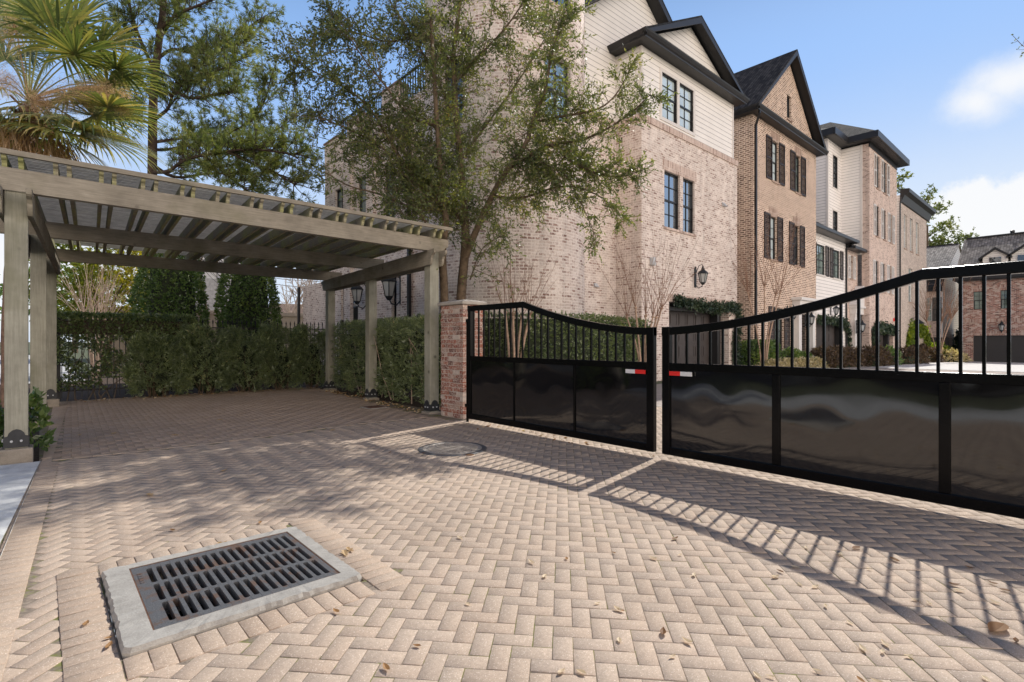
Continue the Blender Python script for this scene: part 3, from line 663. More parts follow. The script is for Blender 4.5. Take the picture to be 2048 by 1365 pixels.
# ------------------------------------------------------------------ brick pillar
t = thing('brick_pillar', 'red brick gate pillar with stone cap beside the pergola post', 'pillar', (5.6, 7.5, 0))
px0, px1, py0, py1 = 5.42, 5.86, 7.28, 7.95; b = MB(); b.box(px0+.008, px1-.008, py0+.008, py1-.008, -.05, 2.0); b.build('mortar_core', MORT, t)
b = MB(); z = .0; kk = 0; ch = .0765
while z < 1.96:
    if kk % 2 == 0: segs = [(px0,px0+.22,py0,py0+.1),(px0+.22,px1,py0,py0+.1),(px0,px0+.22,py1-.1,py1),(px0+.22,px1,py1-.1,py1)]+[(xx,xx+.1,ya_,yb2) for xx in (px0, px1-.1) for ya_, yb2 in ((py0+.1,py0+.31),(py0+.31,py0+.46),(py0+.46,py1-.1))]
    else: segs = [(xx,xx+.1,ya_,yb2) for xx in (px0, px1-.1) for ya_, yb2 in ((py0,py0+.21),(py0+.21,py0+.43),(py0+.43,py1))]+[(px0+.1,px0+.22,py0,py0+.1),(px0+.22,px1-.1,py0,py0+.1),(px0+.1,px0+.22,py1-.1,py1),(px0+.22,px1-.1,py1-.1,py1)]
    for (a, c_, e, f) in segs:
        q = random.uniform(-.004, .006); sx_ = lambda v, lo, hi: v-q if v == lo else (v+q if v == hi else v)
        g1, g2, g3, g4 = [random.uniform(.003, .009) for _ in range(4)]
        b.box(a+(g1 if a != px0 else 0)-(q if a == px0 else 0), c_-(g2 if c_ != px1 else 0)+(q if c_ == px1 else 0), e+(g3 if e != py0 else 0)-(q if e == py0 else 0), f-(g4 if f != py1 else 0)+(q if f == py1 else 0), z+random.uniform(.003, .007), z+ch-random.uniform(.003, .008))
    z += ch; kk += 1
b.build('brickwork', PBRICK, t, bevel=.004)
b = MB(); b.lathe((0,0,0), [(0.001,0)], 3); b = MB()
vs = [(px0-.05,py0-.05,1.985),(px1+.05,py0-.05,1.985),(px1+.05,py1+.05,1.985),(px0-.05,py1+.05,1.985),(px0-.05,py0-.05,2.04),(px1+.05,py0-.05,2.04),(px1+.05,py1+.05,2.04),(px0-.05,py1+.05,2.04),(px0+.1,py0+.1,2.075),(px1-.1,py0+.1,2.075),(px1-.1,py1-.1,2.075),(px0+.1,py1-.1,2.075)]
b.add(vs, [(3,2,1,0),(0,1,5,4),(1,2,6,5),(2,3,7,6),(3,0,4,7),(4,5,9,8),(5,6,10,9),(6,7,11,8),(7,4,8,11),(8,9,10,11)][:0]+[(3,2,1,0),(0,1,5,4),(1,2,6,5),(2,3,7,6),(3,0,4,7),(4,5,9,8),(5,6,10,9),(6,7,11,10),(7,4,8,11),(8,9,10,11)]); b.build('cap', STONE, t, bevel=.012)

# ------------------------------------------------------------------ swing gate, two leaves
GXX = 5.3
def gate(label, yh, ylow, ypk, mull, wide, sgn):
    t = thing('swing_gate', label, 'gate', (GXX, yh, 0), 'gate leaves')
    ZB, ZM0, ZM1, ZT_, ZL = .095, 1.025, 1.105, 1.93, 1.505
    lo, hi = min(yh, ylow), max(yh, ylow)
    def ztop(y):
        f = (ypk-y)/(ypk-ylow)
        return ZT_-.02 if f <= 0 and False else (ZT_ if f <= 0 else ZL+(ZT_-ZL)*(1-f)**1.75)
    b = MB(); st = .095
    b.box(GXX-.035, GXX+.035, ylow if sgn > 0 else ylow-st, ylow+st if sgn > 0 else ylow, ZB-.03, ZL+.005)
    b.box(GXX-.03, GXX+.03, yh-.07 if sgn > 0 else yh, yh if sgn > 0 else yh+.07, ZB-.03, ZT_-.0)
    a0, a1 = (ylow+st, yh-.07) if sgn > 0 else (yh+.07, ylow-st)
    b.box(GXX-.032, GXX+.032, a0, a1, ZM0, ZM1); b.box(GXX-.032, GXX+.032, a0, a1, ZB-.03, ZB+.06)
    for (y, w_) in mull: b.box(GXX-.026, GXX+.026, y-w_/2, y+w_/2, ZB+.06, ZM0)
    b.build('frame', BLK, t, bevel=.006)
    ys = [yh+(ypk-yh)*k/3 for k in range(4)]+[ypk+(ylow-ypk)*k/26 for k in range(1, 27)]
    b = MB(); hw, hh = .031, .088
    P = [(y, ztop(y)) for y in ys]; vs = []; fs = []
    for (y, z) in P: vs += [(GXX-hw, y, z-hh), (GXX+hw, y, z-hh), (GXX+hw, y, z), (GXX-hw, y, z)]
    for k in range(len(P)-1):
        o = 4*k
        for q in range(4): fs.append((o+q, o+(q+1) % 4, o+4+(q+1) % 4, o+4+q))
    fs += [(0,1,2,3), (len(vs)-1, len(vs)-2, len(vs)-3, len(vs)-4)]; b.add(vs, fs); b.build('top_rail', BLK, t, bevel=.006)
    n = 26
    for k in range(n):
        y = a0+(a1-a0)*(k+.55)/n; b = MB(); b.box(GXX-.011, GXX+.011, y-.011, y+.011, ZM1-.004, ztop(y)-hh+.01); b.build('baluster', BLK, t)
    ed = sorted([a0]+[m_[0]+s_*m_[1]/2 for m_ in mull for s_ in (-1, 1)]+[a1])
    for k in range(0, len(ed), 2):
        y0, y1 = ed[k]-.004, ed[k+1]+.004; b = MB(); ny, nz = 44, 26
        vs = []; fs = []
        for i in range(ny+1):
            for j in range(nz+1):
                dd = math.sin(math.pi*i/ny)*math.sin(math.pi*j/nz)*.0036+.0016*math.sin(i*.26+y0*3.1)*math.sin(j*.27+y0*1.7)*math.sin(math.pi*i/ny)*math.sin(math.pi*j/nz)
                vs.append((GXX-.008+dd, y0+(y1-y0)*i/ny, ZB+.05+(ZM0+.006-ZB-.05)*j/nz))
        for i in range(ny):
            for j in range(nz): fs.append((i*(nz+1)+j, (i+1)*(nz+1)+j, (i+1)*(nz+1)+j+1, i*(nz+1)+j+1))
        b.add(vs, fs); b.build('panel', GLOSS, t, smooth=True)
    e = a0 if sgn > 0 else a1
    for k, (mm, lb) in enumerate(((RED, 'red half of the reflective strip'), (WREF, 'white half of the reflective strip'))):
        o0 = e+sgn*(.01+.135*k); b = MB(); b.box(GXX-.052, GXX-.0345, min(o0, o0+sgn*.135), max(o0, o0+sgn*.135), .965, 1.012); b.build('reflector', mm, t, label=lb)
    b = MB(); yy = yh+sgn*.07
    b.tube([(GXX+.02, yy, .0), (GXX+.02, yy, 1.72)], .022, 8); b.box(GXX-.005, GXX+.045, min(yy, yh)-.01, max(yy, yh)+.02, 1.66, 1.71); b.box(GXX-.015, GXX+.055, min(yy, yh)-.02, max(yy, yh)+.03, .25, .30)
    b.build('hinge_post', BLK, t)
gate('left leaf of the black metal driveway gate, hinged beside the brick pillar', 6.95, 3.41, 5.62, [(5.83, .022), (4.63, .03)], False, 1)
gate('right leaf of the black metal driveway gate, running out of frame on the right', -.40, 3.30, .93, [(2.06, .075), (.79, .075)], True, -1)
# ------------------------------------------------------------------ fences, hedges, shrubs by the pad
def fence(pts, label, posts, group):
    t = thing('iron_fence', label, 'fence', (*pts[0], 0), group); (x0, y0), (x1, y1) = pts; ln = math.hypot(x1-x0, y1-y0); dx, dy = (x1-x0)/ln, (y1-y0)/ln
    b = MB()
    for z in (.22, 1.52, 1.70): b.bar((x0, y0, z), (x1, y1, z), .02, .032)
    b.build('rails', IRONF, t)
    n = min(int(ln/.115), 95)
    for k in range(n):
        q = ln*(k+.5)/n; x, y = x0+dx*q, y0+dy*q; b = MB(); b.box(x-.008, x+.008, y-.008, y+.008, .06, 1.80)
        b.lathe((x, y, 1.80), [(.009,0),(.018,.02),(.012,.035),(.020,.05),(.003,.12)], 6); b.build('picket', IRONF, t)
    b = MB(); kk = 0
    for k in range(0, n-1):
        q = ln*(k+1)/n; x, y = x0+dx*q, y0+dy*q; pts_ = [(x+dx*.05*math.cos(a), y+dy*.05*math.cos(a), 1.61+.06*math.sin(a)) for a in np.linspace(0, 2*math.pi, 11)]
        b.tube(pts_, .006, 4, False)
    b.build('scroll_rings', IRONF, t)
    for q in posts:
        x, y = x0+dx*q, y0+dy*q; b = MB(); b.box(x-.04, x+.04, y-.04, y+.04, 0, 1.82); b.box(x-.05, x+.05, y-.05, y+.05, 1.82, 1.85)
        b.lathe((x, y, 1.85), [(.025,0),(.02,.03),(.035,.045),(.052,.075),(.058,.1),(.05,.13),(.03,.152),(.005,.16)], 12); b.build('fence_post', IRONF, t)
fence(((.32, 15.62), (6.95, 15.5)), 'black iron picket fence behind the shrubs at the back of the pad', (0, 2.35, 4.5, 6.6), 'black iron fences')
fence(((6.95, 15.5), (6.62, 8.3)), 'black iron picket fence running behind the clipped hedge toward the gate pillar', (1.9, 4.7), 'black iron fences')

def dome(b, c, rx, ry, rz, bump_=.12, n=14):
    vs = []; fs = []; m = n//2
    for i in range(m+1):
        th = math.pi*i/m
        for k in range(n):
            ph = 2*math.pi*k/n; q = 1+rng.normal(0, bump_*.5); vs.append((c[0]+rx*q*math.sin(th)*math.cos(ph), c[1]+ry*q*math.sin(th)*math.sin(ph), c[2]+rz*q*math.cos(th)))
    for i in range(m):
        for k in range(n): fs.append((i*n+k, i*n+(k+1) % n, (i+1)*n+(k+1) % n, (i+1)*n+k))
    b.add(vs, fs); return b
# ivy covered stretch of fence
t = thing('ivy_hedge', 'dark small leaved creeper hedge grown over the iron fence behind the left posts', 'hedge', (1.2, 15.6, 0))
P, D = box_shell(.25, 2.95, 15.35, 15.75, .25, 1.93, 15000, .06, .05)
hole = np.sin(P[:, 0]*5.1+.6)*np.sin(P[:, 2]*6.3+P[:, 0]*2)+.35*np.sin(P[:, 0]*13)*np.sin(P[:, 2]*11)
keepm = (P[:, 2] > 1.35) | (hole > -.5+np.clip((.7-P[:, 2])*1.1, 0, 1)); P, D = P[keepm], D[keepm]
D = D+rng.normal(size=D.shape)*.7; leaves('foliage', P, D, .06+.03*rng.random(len(P)), .045, HEDL, t, clump_rnd(P, 3))
b = MB()
for k in range(16):
    x = random.uniform(.4, 2.8); b.tube(branch_pts((x, 15.5, 0), (random.uniform(-.4, .4), 0, 1), random.uniform(.8, 1.5), 6, .5), [.016*(1-.12*i) for i in range(7)], 5)
b.box(.35, 2.9, 15.52, 15.58, 1.5, 1.84); b.build('stem', simple('ivy_stem', (.11,.085,.065), .9), t)
def yew(x, y, rx, ry, h, lab, n=1250, gr='loose yew shrubs along the back fence'):
    t = thing('yew_shrub', lab, 'shrub', (x, y, 0), gr)
    b = MB()
    for k in range(9): b.tube(branch_pts((x+random.uniform(-.2, .2), y, 0), (random.uniform(-.5, .5), random.uniform(-.3, .3), 1), h*random.uniform(.5, .85), 5, .3), [.014, .012, .01, .008, .006, .004], 4)
    b.build('stem', BARK, t)
    m = n; th = rng.random(m)*2*math.pi; zz = rng.random(m)**.8; rr = (.55+.45*rng.random(m)**.5)*np.sqrt(np.clip(1-((zz-.45)/.75)**2, .05, 1))
    P = np.stack([x+rx*rr*np.cos(th), y+ry*rr*np.sin(th), .05+h*zz*(1-.12*rr)+rng.normal(0, .03, m)], 1)
    P[:, 2] += .08*np.sin(P[:, 0]*7); D = np.stack([np.cos(th)*.8, np.sin(th)*.8, .5+rng.random(m)*.6], 1)
    p, d_, l, w_ = shoots(P, D, 9, .15, .10, .02, .7); leaves('foliage', p, d_, l, w_, YEWL, t, np.clip(clump_rnd(p, 2.6, .3)*np.repeat(.25+.95*rng.random(len(P))**1.3, 9), 0, .99))
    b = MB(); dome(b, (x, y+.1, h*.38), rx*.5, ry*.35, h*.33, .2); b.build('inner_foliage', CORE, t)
YL = ['low yew shrub spilling over the base of the creeper hedge', 'yew shrub in front of the first fence post with ball finial', 'yew shrub below the gap between the two cone trees', 'yew shrub in front of the right cone tree', 'yew shrub at the back right corner beside the pergola post']
for k, (x, h, rx) in enumerate([(2.15, 1.45, .62), (3.15, 1.66, .68), (4.1, 1.6, .66), (5.0, 1.74, .66), (5.85, 1.68, .6)]): yew(x, 15.1, rx, .42, h, YL[k])
def clipped(x0, x1, y0, y1, h, lab, k=.07):
    t = thing('clipped_hedge', lab, 'hedge', ((x0+x1)/2, y0, 0), 'clipped hedges along the pad')
    b = MB()
    for q in range(7): yy = random.uniform(y0, y1); b.tube(branch_pts((x0+.2, yy, 0), (random.uniform(-.2, .1), random.uniform(-.4, .4), 1), h*.9, 5, .25), [.016, .014, .012, .009, .007, .004], 5)
    shear(b, 0, y0, k); b.build('stem', TAN, t)
    area = 2*((y1-y0)+(x1-x0))*h; P, D = box_shell(x0, x1, y0, y1, .05, h, int(area*210), .09, .05); P[:, 0] += k*(P[:, 1]-y0)
    th_ = np.sin(P[:, 1]*4.3+P[:, 2]*2)*np.sin(P[:, 2]*5); P[:, 0] += .05*th_; P = P[:]; D = D+rng.normal(size=D.shape)*.35
    kp = rng.random(len(P)) < np.clip(.55+P[:, 2]*1.2, 0, 1); P, D = P[kp], D[kp]
    p, d_, l, w_ = shoots(P, D, 10, .12, .085, .016, .7); leaves('foliage', p, d_, l, w_, YEWL, t, np.clip(clump_rnd(p, 2.5, .3)*np.repeat(.3+.9*rng.random(len(P))**1.2, 10), 0, .99))
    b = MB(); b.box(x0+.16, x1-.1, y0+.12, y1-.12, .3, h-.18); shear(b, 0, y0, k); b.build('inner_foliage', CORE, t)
clipped(5.66, 6.3, 8.55, 11.0, 1.70, 'clipped green hedge nearest the brick pillar, between front and middle posts')
clipped(5.9, 6.5, 11.3, 14.0, 1.72, 'clipped green hedge between the middle and back right posts')
# cone trees
def cone(u, D_, rad, h, lab):
    p0 = at(u, 682.5, D_); t = thing('cone_tree', lab, 'tree', (p0.x, p0.y, 0), 'cone shaped evergreens behind the fence')
    b = MB(); b.tube([(p0.x, p0.y, 0), (p0.x+.05, p0.y, h*.4), (p0.x, p0.y, h*.85)], [.09, .07, .02], 7); b.build('trunk', BARK, t)
    prof = lambda q: rad*np.clip(1.03-.25*q-.0*q-.9*np.clip(q-.55, 0, 1)**1.6*1.7, .03, 2)*np.clip(q*8, .6, 1)
    m = 6500; q = rng.random(m)**1.05; th = rng.random(m)*2*math.pi; lob = 1+.07*np.sin(th*3+q*9)+.05*np.sin(th*7-q*15)
    r = prof(q)*lob-np.abs(rng.normal(0, .09, m))+.03; P = np.stack([p0.x+r*np.cos(th), p0.y+r*np.sin(th), .35+(h-.35)*q], 1)
    D = np.stack([np.cos(th), np.sin(th), .5+0*th], 1)+rng.normal(size=P.shape)*.3
    p, d_, l, w_ = shoots(P, D, 4, .06, .075, .042, .9); leaves('crown', p, d_, l, w_, CONEL, t, clump_rnd(p, 2.1, .6))
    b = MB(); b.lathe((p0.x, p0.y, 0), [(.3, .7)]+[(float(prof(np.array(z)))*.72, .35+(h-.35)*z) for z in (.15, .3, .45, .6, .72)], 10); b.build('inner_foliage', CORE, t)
cone(343, 15.9, .97, 4.75, 'left cone shaped evergreen, the broader one behind the fence')
cone(498, 16.4, .88, 4.55, 'right cone shaped evergreen, the narrower one behind the fence')
# yellow green broadleaf behind, bare shrub in front of it
p0 = at(215, 682.5, 21); t = thing('magnolia_tree', 'yellow green broadleaf tree behind the creeper hedge under the pergola', 'tree', (p0.x, p0.y, 0))
b = MB()
for k in range(9): b.tube(branch_pts((p0.x, p0.y, 0), (random.uniform(-.6, .6), random.uniform(-.6, .6), 1.2), random.uniform(3, 5), 6, .3), [.09, .075, .06, .045, .03, .02, .01], 6)
b.build('trunk', BARK, t)
m = 2100; v = unit(rng.normal(size=(m, 3))); r = rng.random(m)**.42; P = np.stack([p0.x+v[:, 0]*r*2.5, p0.y+v[:, 1]*r*2.2, 3.5+v[:, 2]*r*2.1], 1)
kp = np.sin(P[:, 0]*2.1)*np.sin(P[:, 1]*2.3+1)*np.sin(P[:, 2]*2.5) > -.25; P = P[kp]
p, d_, l, w_ = shoots(P, v[kp]+np.array([0, 0, .4]), 9, .16, .15, .062, .9); rt = clump_rnd(p, 1.1, .5); rt = np.clip(rt*.6+.4*np.clip((p[:, 0]-p0.x+1.2)/3, 0, 1), 0, .99); leaves('crown', p, d_, l, w_, YELL, t, rt)
def whips(name, lab, cat, base, stems, fan, hk, ht, nw, m1, m2, group=None, wr=.007, lean=(0, 0)):
    # pruned crape myrtle: bare stems up to knuckles, then long whips
    t = thing(name, lab, cat, base, group); b = MB(); kn = []
    for k in range(stems):
        a = 2*math.pi*k/stems+random.uniform(-.4, .4); tip = Vector((base[0]+math.cos(a)*fan*random.uniform(.6, 1.1)+lean[0]*.4, base[1]+math.sin(a)*fan*random.uniform(.6, 1.1), base[2]+hk*random.uniform(.9, 1.08)))
        p0 = Vector(base)+Vector((math.cos(a)*.05, math.sin(a)*.05, 0)); mid = p0.lerp(tip, .5)+Vector((random.uniform(-.05, .05), random.uniform(-.05, .05), .1)); mid.x -= (tip.x-p0.x)*.18; mid.y -= (tip.y-p0.y)*.18
        pts = smooth_line([p0, mid, tip], 2); r0 = random.uniform(.03, .042); b.tube(pts, [r0*(1-.45*i/len(pts)) for i in range(len(pts))], 6)
        dome(b, tip, .05, .05, .04, .3, 8); kn.append((tip, Vector((math.cos(a), math.sin(a), 0))))
    b.build('trunk', m1, t, smooth=True); b = MB()
    for (tip, o) in kn:
        for q in range(nw):
            d = Vector((random.uniform(-.5, .5), random.uniform(-.5, .5), 1.25))+o*random.uniform(-.1, .65)+Vector((lean[0]*.3, lean[1]*.3, 0)); ln = ht*random.uniform(.45, 1.05)
            pts = branch_pts(tip, d, ln, 7, .16, .12); b.tube(pts, [wr*(1-.1*i) for i in range(8)], 4, False)
            for s in range(random.randint(1, 4)):
                i = random.randint(3, 6); d2 = (pts[i+1]-pts[i]).normalized()+Vector(rng.normal(size=3))*.5; b.tube(branch_pts(pts[i], d2, random.uniform(.12, .4), 3, .2), [wr*.5, wr*.4, wr*.3, wr*.2], 3, False)
    b.build('bare_shoots', m2, t)
p = at(190, 682.5, 18); whips('bare_shrub', 'bare fan of pale leafless stems rising behind the creeper hedge', 'shrub', (p.x, p.y, 0), 7, .35, 1.9, 2.6, 9, TAN, TAN, None, .013)
p = at(1030, 682.5, 12.2); whips('crape_myrtle', 'pruned bare crape myrtle behind the left gate leaf, before the round tower', 'tree', (p.x, p.y, 0), 5, .33, 2.0, 2.0, 7, CRAPE, WHIP, 'leafless crape myrtles', .0075)
p = at(1288, 682.5, 14.6); whips('crape_myrtle', 'pruned bare crape myrtle just left of the nearest garage door', 'tree', (p.x, p.y, 0), 6, .5, 2.15, 2.5, 7, CRAPE, WHIP, 'leafless crape myrtles', .0085)
p = at(1527, 682.5, 22.0); whips('crape_myrtle', 'pruned bare crape myrtle in front of the brown gabled house with dark shutters', 'tree', (p.x, p.y, 0), 5, .75, 3.3, 3.2, 8, CRAPE, WHIP, 'leafless crape myrtles', .011)
p = at(1877, 682.5, 44.0); whips('crape_myrtle', 'bare crape myrtle far off at the end of the street', 'tree', (p.x, p.y, -.5), 6, 1.3, 3.6, 4.0, 9, CRAPE, WHIP, 'leafless crape myrtles', .02)

# tall clipped hedge at the foot of the tower
t = thing('wall_hedge', 'tall clipped dark hedge along the foot of the round tower behind the gate', 'hedge', (10.4, 9.0, 0)); b = MB(); PP = []; DD = []
line = smooth_line([Vector(q) for q in [(7.7, 11.6, 0), (7.75, 10.2, 0), (9.0, 9.05, 0), (11.0, 8.75, 0), (12.9, 9.35, 0), (14.9, 9.75, 0)]], 3)
for a, c_ in zip(line, line[1:]):
    ln = (c_-a).length; dx, dy = (c_.x-a.x)/ln, (c_.y-a.y)/ln; nx, ny = dy, -dx; m = int(ln*2.1*260); q = rng.random((m, 2))
    P = np.stack([a.x+dx*ln*q[:, 0], a.y+dy*ln*q[:, 0], .1+1.88*q[:, 1]], 1)-np.array([nx, ny, 0])*(np.abs(rng.normal(0, .05, m))-.03)[:, None]; PP.append(P); DD.append(np.tile([nx, ny, .4], (m, 1)))
    m = int(ln*110); q = rng.random((m, 2)); P = np.stack([a.x+dx*ln*q[:, 0]-nx*.4*q[:, 1], a.y+dy*ln*q[:, 0]-ny*.4*q[:, 1], 1.97+rng.normal(0, .035, m)], 1); PP.append(P); DD.append(np.tile([0, 0, 1.], (m, 1)))
    b.add([(a.x-nx*.1, a.y-ny*.1, 0), (c_.x-nx*.1, c_.y-ny*.1, 0), (c_.x-nx*.1, c_.y-ny*.1, 1.9), (a.x-nx*.1, a.y-ny*.1, 1.9), (a.x-nx*.5, a.y-ny*.5, 1.9), (c_.x-nx*.5, c_.y-ny*.5, 1.9)], [(0,1,2,3), (3,2,5,4)])
P = np.concatenate(PP); D = np.concatenate(DD)+rng.normal(size=P.shape)*.6; p, d_, l, w_ = shoots(P, D, 3, .05, .06, .04, .8); leaves('foliage', p, d_, l, w_, HEDL, t, clump_rnd(p, 2.2)); b.build('inner_foliage', CORE, t)

def leafy(name, lab, cat, c, rx, ry, h, n, m, Lm, Wm, group=None, per=5, core=True):
    t = thing(name, lab, cat, (c[0], c[1], c[2]), group); v = unit(rng.normal(size=(n, 3))); v[:, 2] = np.abs(v[:, 2]); r = .75+.3*rng.random(n)
    P = np.array(c)+v*r[:, None]*np.array([rx, ry, h]); P[:, 2] += .03; p, d_, l, w_ = shoots(P, v+np.array([0, 0, .4]), per, Lm*1.2, Lm, Wm, .8); leaves('foliage', p, d_, l, w_, m, t, clump_rnd(p, 3))
    if core: b = MB(); dome(b, c, rx*.72, ry*.72, h*.75, .1); b.build('inner_foliage', CORE, t)
# planting by the front left post
p = gp(75, 900); leafy('young_shrub', 'small bright leaved shrub growing behind the front left pergola post', 'shrub', (-.10, 8.7, 0), .13, .2, .62, 80, YELL and CONEL, .10, .055, None, 5, False)
leafy('garden_shrub', 'low green shrubs at the outer side of the front left pergola post', 'shrub', (-.75, 9.1, 0), .4, .8, .7, 420, CONEL, .10, .055, None, 5)
leafy('street_shrub', 'dark evergreen shrub by the street beyond the left posts', 'shrub', (-4.6, 19, 0), 1.6, 1.6, 4.2, 900, HEDL, .16, .09, None, 5)
# ------------------------------------------------------------------ live oak behind the pillar
def px(pts): return [at(u, v, d) for (u, v, d) in pts]
OB = (6.33, 8.83, 0)
t = thing('oak_tree', 'multi trunk live oak with open glossy crown behind the brick pillar', 'tree', OB)
limbs = [
 (px([(888, 830, 10.5), (890, 592, 10.4), (883, 500, 10.4), (893, 450, 10.3), (888, 400, 10.3), (880, 330, 10.3), (874, 250, 10.2), (868, 150, 10.1), (862, 40, 10)]), .10, .03),
 (px([(915, 830, 10.8), (921, 592, 10.8), (931, 500, 10.8), (931, 450, 10.8), (925, 380, 10.8), (921, 320, 10.9), (912, 239, 10.9), (909, 165, 11), (905, 120, 11), (916, 40, 11.1), (925, -70, 11.2)]), .115, .035),
 (px([(929, 520, 10.8), (962, 437, 10.7), (1010, 342, 10.6), (1054, 290, 10.5), (1062, 246, 10.5), (1089, 195, 10.4), (1100, 120, 10.3), (1120, 50, 10.2)]), .085, .018),
 (px([(1012, 340, 10.6), (1060, 310, 10.3), (1100, 288, 10.1), (1160, 283, 9.9), (1210, 262, 9.8), (1265, 225, 9.6), (1300, 190, 9.5)]), .05, .008),
 (px([(1062, 246, 10.5), (1130, 232, 10.3), (1195, 222, 10.2), (1230, 195, 10.1), (1255, 150, 10)]), .035, .007),
 (px([(931, 455, 10.8), (905, 415, 10.6), (870, 395, 10.5), (838, 365, 10.3), (800, 330, 10.1), (760, 290, 10), (700, 260, 9.9), (640, 235, 9.8)]), .045, .009),
 (px([(890, 415, 10.3), (850, 385, 10.2), (830, 360, 10.1), (790, 300, 10), (745, 220, 9.9), (700, 180, 9.8), (640, 150, 9.7), (585, 120, 9.6)]), .05, .008),
 (px([(852, 445, 10.2), (838, 425, 10.1), (800, 405, 10), (750, 385, 9.9), (700, 375, 9.8), (650, 345, 9.7)]), .035, .008),
 (px([(912, 239, 10.9), (870, 150, 11), (830, 80, 11.1), (790, 20, 11.2), (760, -30, 11.3)]), .04, .01),
 (px([(909, 165, 11), (960, 110, 11.2), (1010, 60, 11.3), (1050, 0, 11.4)]), .04, .01),
 (px([(985, 392, 10.7), (1040, 400, 10.5), (1090, 380, 10.4), (1140, 370, 10.2), (1200, 390, 10), (1240, 430, 9.9)]), .035, .007),
 (px([(1100, 288, 10.1), (1150, 330, 9.9), (1195, 348, 9.8), (1235, 355, 9.7), (1275, 345, 9.6)]), .03, .006),
 (px([(905, 130, 11), (850, 60, 10.8), (780, 90, 10.6), (700, 60, 10.5), (640, 70, 10.4)]), .03, .007),
 (px([(874, 250, 10.2), (820, 240, 10), (770, 170, 9.9), (720, 110, 9.8), (680, 40, 9.8)]), .035, .007),
 (px([(940, 560, 10.8), (960, 500, 10.4), (985, 480, 10.2), (1010, 470, 10.0)]), .014, .005),
 (px([(921, 320, 10.9), (980, 240, 11.3), (1040, 160, 11.6), (1100, 60, 11.8)]), .035, .008),
 (px([(888, 400, 10.3), (840, 300, 10.9), (800, 260, 11.3), (740, 300, 11.6), (690, 310, 11.8)]), .03, .007),
 (px([(1054, 297, 10.5), (1090, 330, 10.2), (1130, 345, 10.0), (1160, 400, 9.8), (1190, 470, 9.7)]), .022, .005)]
b = MB(); P = []; D = []; tw = MB()
for li, (pts, r0, r1) in enumerate(limbs):
    pts = smooth_line(pts, 2); n = len(pts); b.tube(pts, [r0+(r1-r0)*(i/(n-1))**.8 for i in range(n)], 8)
    rs = resample(pts, .2); m = len(rs); st = int(m*(.38 if li < 2 else .18 if li < 3 else .12))
    for i in range(st, m):
        tg = (rs[min(i+1, m-1)]-rs[max(i-1, 0)]).normalized(); fr = i/m
        thin = li in (3, 4, 7, 10, 11, 16, 17)
        for _ in range(1 if li == 14 or (thin and fr > .45) else 3):
            q = Vector(rng.normal(size=3)); d = (tg*.6+q*.62+Vector((0, 0, .05))).normalized()
            ln = random.uniform(.35, 1.05)*(1.05-.45*fr)*((1-.62*fr) if thin else 1); sp = branch_pts(rs[i], d, ln, 5, .4, .25)
            tw.tube(sp, [.009, .0075, .006, .0045, .003, .002], 4, False)
            for k in range(1, 6):
                for _2 in range(2):
                    d2 = ((sp[k]-sp[k-1]).normalized()+Vector(rng.normal(size=3))*.65); l2 = random.uniform(.16, .42); s2 = branch_pts(sp[k], d2, l2, 2, .3, .1); tw.tube(s2, [.0026, .002, .0013], 3, False)
                    for a in np.linspace(.05, 1, 11):
                        pos = s2[0].lerp(s2[1], a*2) if a < .5 else s2[1].lerp(s2[2], a*2-1); P.append(pos); D.append((s2[2]-s2[0])*1.2)
b.build('trunk', BARK, t, smooth=True); tw.build('twigs', simple('oak_twig', (.17,.135,.09), .9), t)
P = np.array([tuple(p) for p in P]); D = unit(np.array([tuple(p) for p in D])); print('oak leaves', len(P))
cl = np.sin(P[:, 0]*5.3+.7)*np.sin(P[:, 1]*5.9+1.9)+np.sin(P[:, 2]*6.1+P[:, 0]*2.2); kp = rng.random(len(P)) < np.clip(.88+.4*cl, .42, 1); P, D = P[kp], D[kp]
# light and dark sides of the crown come from the sun; only leaf age varies here
D = unit(D+rng.normal(size=P.shape)*.75); leaves('crown', P, D, .055+.03*rng.random(len(P)), .023+.009*rng.random(len(P)), OAKL, t, clump_rnd(P, 1.6, .35))

